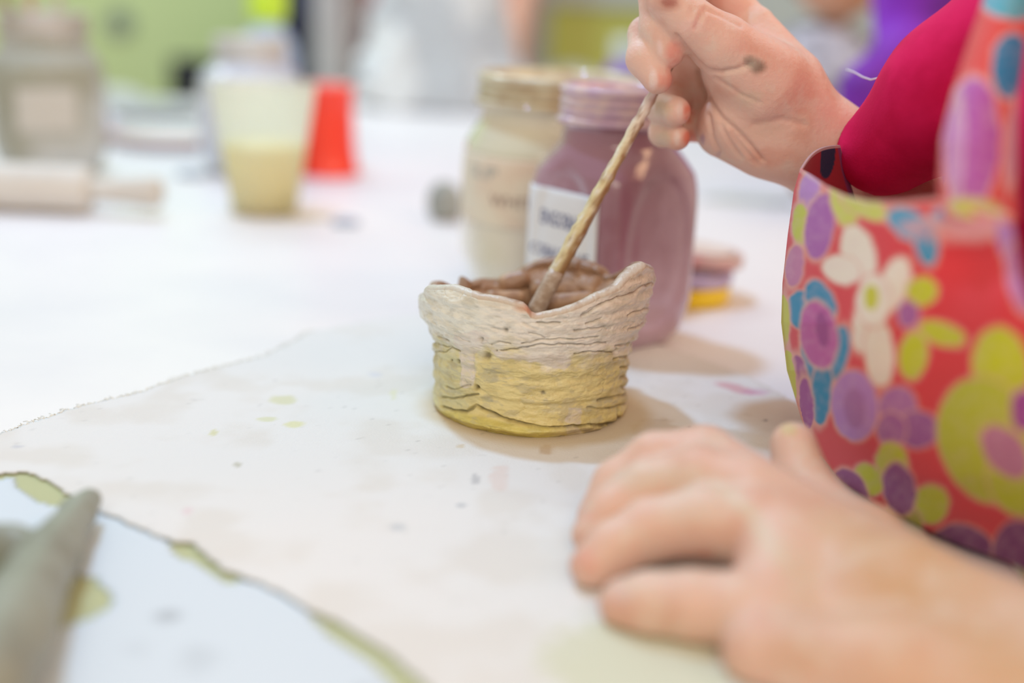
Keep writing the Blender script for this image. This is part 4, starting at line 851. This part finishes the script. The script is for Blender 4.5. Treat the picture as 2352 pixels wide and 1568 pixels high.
# purple bottle with pale cap by the cabinet
qx, qy = P(1432, 190, 2.02)[0], 2.02; e = empty('glaze_bottle', (qx, qy, 0), 'small purple bottle with pale cap in front of the green cabinet', 'bottle')
zt = zat(qx, qy, 142); V, F = lathe([(0, 0), (.028, 0), (.030, .004), (.030, zt-.015), (.016, zt)], 40, (qx, qy, 0)); part(mesh('bottle_body', V, F, mat('purple_plastic', (150, 112, 205), .4)), e)
V, F = lathe([(.016, zt), (.020, zt+.001), (.019, zt+.035), (0, zt+.037)], 40, (qx, qy, 0)); part(mesh('cap', V, F, mat('pale_cap', (206, 216, 208), .5)), e)
b_ = T(1310, 222); blob('clay_lump', (b_[0], b_[1], .025), (.055, .04, .032), mat('pale_green_clay', (206, 212, 190), .8), 'pale rounded clay lump at the table back before the green cabinet', 'clay', .004, h=.004)
b_ = T(1220, 222); blob('clay_lump', (b_[0]-.005, b_[1]-.02, .024), (.045, .04, .030), mat('pinkish_clay', (196, 186, 184), .8), 'pinkish grey clay lump between the sack and the pale lump', 'clay', .005, h=.004)
# cabinet: white frame, olive panel
yb = 2.75; X0, X1, XM = P(1192, 100, yb)[0], P(1560, 100, yb)[0], P(1262, 100, yb)[0]; ZT = P(1350, 14, yb)[2]
e = empty('cabinet', ((X0+X1)/2, yb, FLZ), 'white framed cabinet with olive green door panel behind the table', 'cabinet')
wf = mat('white_cabinet_paint', (206, 220, 214), .6); V, F = join([box(X0, yb, FLZ, XM-.004, yb+.4, ZT+.12), box(XM-.004, yb, ZT, X1, yb+.4, ZT+.12), box(XM-.004, yb, FLZ, X1, yb+.4, FLZ+.1), box(X1-.03, yb, FLZ, X1, yb+.4, ZT)])
part(mesh('cabinet_frame', V, F, wf, smooth=False), e)
V, F = box(XM, yb+.02, FLZ+.1, X1-.03, yb+.04, ZT); o = part(mesh('door', V, F, mat('olive_door', (226, 238, 128), .7), smooth=False), e)
V, F = lathe([(0, 0), (.012, 0), (.014, .008), (.008, .012), (0, .012)], 20); V = np.stack([V[:, 0]+X1-.07, yb+.02-V[:, 2], V[:, 1]-.2], 1); k_ = mesh('knob', V, F, M['metal'], o); a = np.array(e.location); me = k_.data; v = np.empty(len(me.vertices)*3); me.vertices.foreach_get('co', v); me.vertices.foreach_set('co', (v.reshape(-1, 3)-a).ravel())
# dark brown cupboard behind the adult
yb = 3.20; X0, X1 = P(800, 50, yb)[0], P(1065, 50, yb)[0]
e = empty('cupboard', ((X0+X1)/2, yb, FLZ), 'dark brown wooden cupboard against the green wall behind the sack', 'cupboard')
V, F = box(X0, yb, FLZ, X1, yb+.39, 1.0); part(bevel(mesh('carcass', V, F, mat('dark_wood', (62, 46, 40), .6, noise=(84, 64, 54), nscale=8), smooth=False), .004), e)
V, F = box(X0+.06, yb-.02, FLZ, X0+.085, yb, 1.0); part(mesh('door_stile', V, F, mat('mid_wood', (126, 106, 88), .6), smooth=False), e)
V, F = box(X0+.095, yb-.018, FLZ+.06, X1-.02, yb, .97); part(mesh('door', V, F, mat('darker_wood', (58, 42, 36), .6), smooth=False), e)
# socket on the green wall
c_ = P(275, 52, 3.6); e = empty('wall_socket', (c_[0], 3.6, c_[2]), 'round grey socket on the green wall above the dish', 'socket')
V, F = lathe([(0, 0), (.036, 0), (.036, .006), (.030, .011), (.026, .007), (0, .007)], 40); V = np.stack([c_[0]+V[:, 0], 3.598-V[:, 2], c_[2]+V[:, 1]], 1); part(mesh('socket_plate', V, F, mat('grey_socket', (140, 152, 140), .5)), e)
for s in (-1, 1):
    V, F = lathe([(0, 0), (.004, 0), (.004, .002), (0, .002)], 12); V = np.stack([c_[0]+s*.01+V[:, 0], 3.5912-V[:, 2], c_[2]+V[:, 1]], 1); part(mesh('pin_hole', V, F, mat('dark_hole', (60, 64, 60), .6)), e)
# black chair behind the table
yb = 3.16; ca, cb_ = P(388, 180, yb), P(470, 180, yb); zt = P(430, 132, yb)[2]
e = empty('chair', ((ca[0]+cb_[0])/2+.05, yb+.2, FLZ), 'black chair standing against the green wall beyond the milky jar', 'chair'); mb = mat('black_plastic', (30, 34, 46), .6); x0, x1 = ca[0], cb_[0]+.28
V, F = box(x0, yb, -.05-.30, x1, yb+.02, zt); part(bevel(mesh('backrest', V, F, mb, smooth=False), .02, 4), e)
V, F = box(x0, yb, -.36, x1, yb+.38, -.32); part(bevel(mesh('seat', V, F, mb, smooth=False), .01, 3), e)
for lx in (x0+.02, x1-.02):
    for ly in (yb+.02, yb+.36):
        V, F = lathe([(0, FLZ), (.011, FLZ), (.011, -.36), (0, -.36)], 14, (lx, ly, 0)); part(mesh('leg', V, F, M['metal']), e)

# generic standing person for the far background (origin at the feet, facing -y)
def person(loc, Ht, rot, label, shirt_c, trouser_c, hair_c=(60, 40, 30), armL=None, armR=None, apron_c=None, hcol=5e-3, shirt_fn=None):
    s = Ht/1.7; Rm = np.array([[math.cos(rot), -math.sin(rot), 0], [math.sin(rot), math.cos(rot), 0], [0, 0, 1]])
    aR = armR or [(-.19, 0, 1.40), (-.24, -.02, 1.12), (-.22, -.12, .90)]; aL = armL or [(.19, 0, 1.40), (.24, -.02, 1.12), (.22, -.12, .90)]
    pr_ = [((0, 0, 1.30), (0, 0, .98), .135, .125), ((-.13, 0, 1.40), (.13, 0, 1.40), .07, .07), ((0, 0, 1.42), (0, -.01, 1.52), .055, .05), ((-.09, 0, .92), (-.10, -.01, .50), .085, .058), ((-.10, -.01, .50), (-.10, .02, .08), .058, .038),
           ((.09, 0, .92), (.10, -.01, .50), .085, .058), ((.10, -.01, .50), (.10, .02, .08), .058, .038), ((-.10, .03, .045), (-.11, -.13, .03), .04, .03), ((.10, .03, .045), (.11, -.13, .03), .04, .03), ((0, 0, .98), (0, 0, .90), .13, .12)]
    arms = []
    for a in (aR, aL):
        arms += [(a[0], a[1], .050, .040), (a[1], a[2], .040, .027)]
        d = np.array(a[2])-np.array(a[1]); d = d/np.linalg.norm(d); h0 = np.array(a[2]); pp_ = h0+d*.08; arms.append((tuple(h0), tuple(pp_), .030, .032))
        side = np.cross(d, [0, 0, 1.]) if abs(d[2]) < .9 else np.array([1., 0, 0]); side /= np.linalg.norm(side)
        for k in range(4):
            q = pp_+side*(.030-.02*k); arms.append((tuple(q), tuple(q+d*(.065+.012*(k in (1, 2)))+np.array([0, 0, -.012])), .0095, .0075))
        arms.append((tuple(h0+side*.03+d*.02), tuple(h0+side*.055+d*.07), .012, .009))
    hd = np.array([0, -.02, 1.60])
    def bodyf(p):
        d = None
        for a, b, r1, r2 in pr_: q = rcone(p, a, b, r1, r2); d = q if d is None else smin(d, q, .03)
        for i, (a, b, r1, r2) in enumerate(arms): d = smin(d, rcone(p, a, b, r1, r2), .012 if r1 > .02 else .004)
        h_ = ellipsoid(p, hd, (.078, .092, .115)); h_ = smin(h_, ellipsoid(p, hd+[0, -.035, -.065], (.050, .050, .048)), .03); h_ = smin(h_, rcone(p, hd+[0, -.092, 0], hd+[0, -.108, -.028], .009, .013), .01)
        h_ = smin(h_, rcone(p, hd+[-.018, -.080, -.062], hd+[.018, -.080, -.062], .008, .008), .008)
        for q in (-1, 1):
            h_ = smin(h_, ellipsoid(p, hd+[q*.080, .005, -.01], (.010, .018, .030)), .006); h_ = np.maximum(h_, -(np.linalg.norm(p-(hd+[q*.031, -.096, .006]), axis=-1)-.014)); h_ = np.minimum(h_, np.linalg.norm(p-(hd+[q*.031, -.080, .006]), axis=-1)-.0125)
        return smin(d, h_, .015)
    ap_ = np.array([q for a, b, _, _ in arms for q in (a, b)]+[(-.22, -.2, 0), (.22, .15, 1.74)]); lo, hi = ap_.min(0)-.05, ap_.max(0)+.05; lo[2] = -.03
    def place(V): return (V*s)@Rm.T+np.array(loc)
    V, F = nets(bodyf, lo, hi, .0105); V[:, 2] = np.maximum(V[:, 2], 0); c = np.tile(lin((222, 172, 146)), (len(V), 1))
    for q in (-1, 1): c = mixc(c, (50, 36, 30), 1.*(np.linalg.norm(V-(hd+[q*.031, -.092, .006]), axis=1) < .009))
    o = tag(mesh('person', place(V), F, M['skin'], cols=c), label, 'person')
    def shirtf(p):
        d = None
        for a, b, r1, r2 in pr_[:2]+[((0, 0, .98), (0, 0, .92), .14, .14)]+([arms[0], arms[8]] if shirt_fn == 'half' else [arms[0], arms[1][:2]+(.04, .03), arms[8], arms[9][:2]+(.04, .03)]):
            q = rcone(p, a, b, r1+.014, r2+.014); d = q if d is None else smin(d, q, .03)
        return np.maximum(d, -(np.linalg.norm(p-np.array([0, -.02, 1.52]), axis=-1)-.075))+.004*(fbm(p/.08, 2, 5)-.5)
    slo = lo.copy(); slo[2] = .74; shi = hi.copy(); shi[2] = 1.52
    if shirt_fn != 'short': 
        V, F = nets(shirtf, slo, shi, .0105); mesh('shirt', place(V), F, shirt_c if not isinstance(shirt_c, tuple) else mat('shirt_cloth', shirt_c, .9), o)
    def trf(p):
        d = None
        for a, b, r1, r2 in pr_[3:7]+[((0, 0, .98), (0, 0, .90), .125, .12)]: q = rcone(p, a, b, r1+.012, r2+.016); d = q if d is None else smin(d, q, .03)
        return np.maximum(d, .09-p[..., 2])
    V, F = nets(trf, (-.3, -.25, .06), (.3, .25, 1.12), .0105); mesh('trousers', place(V), F, mat('trouser_cloth', trouser_c, .9), o)
    for q in (-1, 1):
        V, F = blobmesh([(np.array([q*.10, .04, .045]), np.array([q*.11, -.15, .035]), .048, .038)], .009, .01); V[:, 2] = np.maximum(V[:, 2], .0005); mesh('shoe', place(V), F, mat('dark_shoe', (60, 56, 56), .6), o)
    def hf(p): return np.maximum(ellipsoid(p, hd+[0, .012, .018], (.088, .098, .118)), -ellipsoid(p, hd+[0, -.09, -.045], (.070, .080, .095)))
    V, F = nets(hf, hd-.14, hd+.15, .008); mesh('hair', place(V), F, mat('hair_colour', hair_c, .7), o)
    if apron_c is not None:
        def af(p): 
            d = None
            for a, b, r1, r2 in pr_[:1]+[((0, -.0, 1.0), (0, 0, .62), .158, .165)]: q = rcone(p, a, b, r1+.022, r2+.012); d = q if d is None else smin(d, q, .02)
            d = np.abs(d)-.004; d = np.maximum(d, np.abs(p[..., 0]-.035)-.078); return np.maximum(np.maximum(d, p[..., 1]+.04), np.maximum(p[..., 2]-1.32, .62-p[..., 2]))
        V, F = nets(af, (-.3, -.3, .55), (.3, .05, 1.36), .008); mesh('apron', place(V), F, mat('apron_cloth', apron_c, .9), o)
    return o
# adult in navy with a grey apron behind the table
foldR, foldL = [(-.19, 0, 1.40), (-.23, .05, 1.15), (-.09, -.14, 1.24)], [(.19, 0, 1.40), (.23, .05, 1.15), (.09, -.15, 1.20)]
xA = P(778, 100, 2.99)[0]; person((xA, 2.99, FLZ), 1.66, .05, 'person in navy clothes and grey apron standing behind the sack and cups', (60, 66, 96), (58, 72, 100), apron_c=(228, 234, 232), armR=foldR, armL=foldL)
# child in magenta with an arm reaching to the sack
xB = P(1010, 100, 2.58)[0]; person((xB, 2.58, FLZ), 1.52, .0, 'person in magenta top behind the sack, bare forearm reaching down to it', (216, 30, 96), (120, 100, 110), armL=[(.19, 0, 1.40), (.20, -.08, 1.17), (.165, -.27, .965)], armR=[(-.19, 0, 1.40), (-.21, -.06, 1.2), (-.05, -.22, 1.16)], shirt_fn='half')

# child in speckled grey top and purple jacket at the right of the table
K = np.array([P(1912, 0, 1.750)[0], 1.750, 0.]); chin = zat(K[0], 1.680, 44)
kc = np.array([K[0], 1.750, chin+.105])
kp = [((K[0]+.02, 1.760, .02), (K[0]+.11, 1.780, -.30), .085, .09), ((K[0]-.075, 1.760, .045), (K[0]+.115, 1.760, .045), .045, .045), ((K[0], 1.760, .08), (K[0], 1.755, chin+.04), .034, .034),
      ((K[0]+.13, 1.760, .05), (K[0]+.17, 1.700, -.12), .036, .030), ((K[0]+.17, 1.700, -.12), (K[0]+.05, 1.620, -.05), .030, .022), ((K[0]-.085, 1.760, .04), (K[0]-.06, 1.700, -.09), .034, .028), ((K[0]-.06, 1.700, -.09), (K[0]-.005, 1.620, .022), .026, .018), ((K[0]-.005, 1.620, .022), (K[0]-.035, 1.585, .020), .017, .015),
      ((K[0]+.0, 1.790, -.32), (K[0]-.02, 1.780, -.55), .058, .045), ((K[0]-.02, 1.780, -.50), (K[0], 1.800, -.70), .045, .03), ((K[0]+.12, 1.780, -.32), (K[0]+.12, 1.770, -.55), .058, .045), ((K[0]+.12, 1.770, -.50), (K[0]+.13, 1.800, -.70), .045, .03), ((K[0], 1.800, -.71), (K[0]-.01, 1.720, -.725), .03, .022), ((K[0]+.13, 1.800, -.71), (K[0]+.13, 1.720, -.725), .03, .022)]
for k in range(4): kp.append(((K[0]-.03+.008*k, 1.585, .020), (K[0]-.055+.011*k, 1.552, .010), .0068, .0058))
kp.append(((K[0]-.0, 1.600, .020), (K[0]+.022, 1.568, .012), .008, .0065))
def kidf(p):
    d = None
    for a, b, r1, r2 in kp: q = rcone(p, np.array(a), np.array(b), r1, r2); d = q if d is None else smin(d, q, .012 if r1 > .012 else .003)
    h_ = ellipsoid(p, kc, (.078, .085, .106)); h_ = smin(h_, ellipsoid(p, kc+[0, -.035, -.062], (.046, .046, .043)), .025); h_ = smin(h_, rcone(p, kc+[0, -.085, -.008], kc+[0, -.097, -.028], .008, .011), .01)
    h_ = smin(h_, rcone(p, kc+[-.015, -.080, -.052], kc+[.015, -.080, -.052], .007, .007), .007)
    for q in (-1, 1): h_ = smin(h_, ellipsoid(p, kc+[q*.078, .005, -.01], (.010, .018, .028)), .006); h_ = np.minimum(h_, np.linalg.norm(p-(kc+[q*.029, -.072, .008]), axis=-1)-.0135)
    return smin(d, h_, .01)
V, F = nets(kidf, (K[0]-.2, 1.530, FLZ), (K[0]+.28, 1.72, kc[2]+.13), .0065); V[:, 2] = np.maximum(V[:, 2], FLZ); c = np.tile(lin((216, 166, 134)), (len(V), 1))
for q in (-1, 1): c = mixc(c, (50, 36, 30), 1.*(np.linalg.norm(V-(kc+[q*.029, -.084, .008]), axis=1) < .008))
kid = tag(mesh('person', V, F, M['skin'], cols=c), 'child in a grey speckled top, chin just showing, at the far right of the table', 'person')
m = mat('speckled_knit', (206, 206, 216), .95, noise=(96, 90, 98), nscale=42)
V, F = blobmesh([(np.array([K[0]-.005, 1.745, .075]), np.array([K[0]+.09, 1.765, -.25]), .100, .105), (np.array([K[0]-.07, 1.750, .05]), np.array([K[0]+.10, 1.750, .05]), .062, .062)], .006, .02, .004, .04); V = V[:]; mesh('speckled_top', V, F, m, kid)
pj = mat('purple_jacket', (142, 44, 200), .7, noise=(104, 26, 150), nscale=10)
chx, chy = P(2150, 60, 1.30)[0]+.05, 1.30
V, F = blobmesh([(P(2110, -50, 1.30), P(2400, -60, 1.30), .046, .046), (P(2125, 40, 1.30), P(2140, 330, 1.30), .048, .056), (P(2380, 20, 1.32), P(2380, 330, 1.32), .055, .06), (P(2240, 20, 1.31), P(2240, 330, 1.31), .052, .058), (P(2085, 120, 1.27), P(1995, 215, 1.24), .030, .024), (P(1995, 215, 1.24), P(2010, 420, 1.24), .024, .022)], .005, .018, .004, .03)
tag(mesh('jacket', V, F, pj), 'purple jacket hung over a chair back behind the magenta sleeve', 'jacket')
e = empty('chair', (chx, chy+.16, FLZ), 'pale wooden chair under the purple jacket at the right of the table', 'chair'); mwc = mat('chair_wood', (196, 160, 116), .5)
for lx in (chx-.07, chx+.14):
    V, F = box(lx-.014, chy-.012, FLZ, lx+.014, chy+.012, .16); part(mesh('leg', V, F, mwc, smooth=False), e)
    V, F = box(lx-.014, chy+.30, FLZ, lx+.014, chy+.324, -.32); part(mesh('leg', V, F, mwc, smooth=False), e)
V, F = box(chx-.09, chy+.0, -.32, chx+.16, chy+.33, -.295); part(bevel(mesh('seat', V, F, mwc, smooth=False), .006), e)
V, F = box(chx-.08, chy-.008, .06, chx+.15, chy+.008, .15); part(mesh('backrest', V, F, mwc, smooth=False), e)
V, F = blobmesh([(np.array(a), np.array(b), r+.012, s+.012) for a, b, r, s in kp[8:12]], .008, .02); mesh('trousers', V, F, M['denim'], kid)
for q in (0, .13):
    V, F = blobmesh([(np.array([K[0]+q, 1.810, -.712]), np.array([K[0]+q-.005, 1.700, -.718]), .036, .030)], .007, .01); V[:, 2] = np.maximum(V[:, 2], FLZ+.0005); mesh('shoe', V, F, mat('kid_shoe', (180, 170, 180), .6), kid)
V, F = nets(lambda p: np.maximum(ellipsoid(p, kc+[0, .014, .016], (.087, .095, .110)), -ellipsoid(p, kc+[0, -.08, -.04], (.068, .078, .088))), kc-.13, kc+.14, .007); mesh('hair', V, F, M['hair'], kid)
w0 = [P(1945, 160, 1.34), P(1965, 165, 1.34), P(1985, 176, 1.34), P(2003, 184, 1.34), P(2025, 178, 1.34)]
w0 = [P(1945, 160, .70), P(1962, 166, .69), P(1982, 177, .68), P(2000, 183, .67), P(2022, 178, .655), P(2050, 190, .64)]
V, F = tube(w0, .0004, 6); mesh('loose_thread', V, F, mat('white_thread', (236, 232, 238), .8), child)

# ------------------------------------------------------------ light
def area(name, loc, target, size, power, col, sy=None):
    l = bpy.data.lights.new(name, 'AREA'); l.shape = 'RECTANGLE' if sy else 'SQUARE'; l.size = size
    if sy: l.size_y = sy
    l.energy = power; l.color = col; o = bpy.data.objects.new(name, l); COL.objects.link(o); o.location = loc
    import mathutils
    o.rotation_euler = (mathutils.Vector(target)-mathutils.Vector(loc)).to_track_quat('-Z', 'Y').to_euler(); return o
kd = np.array([-.276, .276, .92]); kl = np.array([.03, .66, .03])+kd*1.75
area('ceiling_lamp', kl, (.03, .66, 0), .12, 15.5, (.38, .66, 1.))
area('wall_fill', (-.9, 2.5, 1.75), (-.9, 3.1, 0), 1.2, 30, (.76, .91, 1.), .6)  # unseen fill added to brighten the green back wall
area('camera_fill', (.15, -.95, 1.25), (.05, .65, .05), .9, 13, (1., .88, .72))  # soft warm fill added behind the camera to lift upright faces
area('warm_lamp', (1.15, .25, .95), (.08, .62, .05), .45, 4.5, (1., .62, .34))
area('warm_lamp_back', (.75, 1.05, .75), (.06, .68, .06), .25, 1.1, (1., .50, .22))
w = bpy.data.worlds.new('World'); bpy.context.scene.world = w; w.use_nodes = True
bg = w.node_tree.nodes['Background']; bg.inputs[0].default_value = (1., .87, .74, 1); bg.inputs[1].default_value = .58

# ------------------------------------------------------------ camera
import mathutils
cd = bpy.data.cameras.new('Camera'); cam = bpy.data.objects.new('Camera', cd); COL.objects.link(cam); bpy.context.scene.camera = cam
cd.sensor_width = 36; cd.lens = FPX/2352*36; cd.clip_start = .01
R = mathutils.Matrix((rt.tolist(), up.tolist(), (-fw).tolist())).transposed(); cam.matrix_world = mathutils.Matrix.Translation(CAM.tolist())@R.to_4x4()
cd.dof.use_dof = True; fpt = np.array([PC[0], PC[1]-.045, .05]); cd.dof.focus_distance = float((fpt-CAM)@fw); cd.dof.aperture_fstop = 2.1; cd.dof.aperture_blades = 0
sc = bpy.context.scene
sc.view_settings.view_transform = 'Standard'; sc.view_settings.look = 'None'; sc.view_settings.gamma = 1; sc.view_settings.exposure = 0; sc.view_settings.use_curve_mapping = False
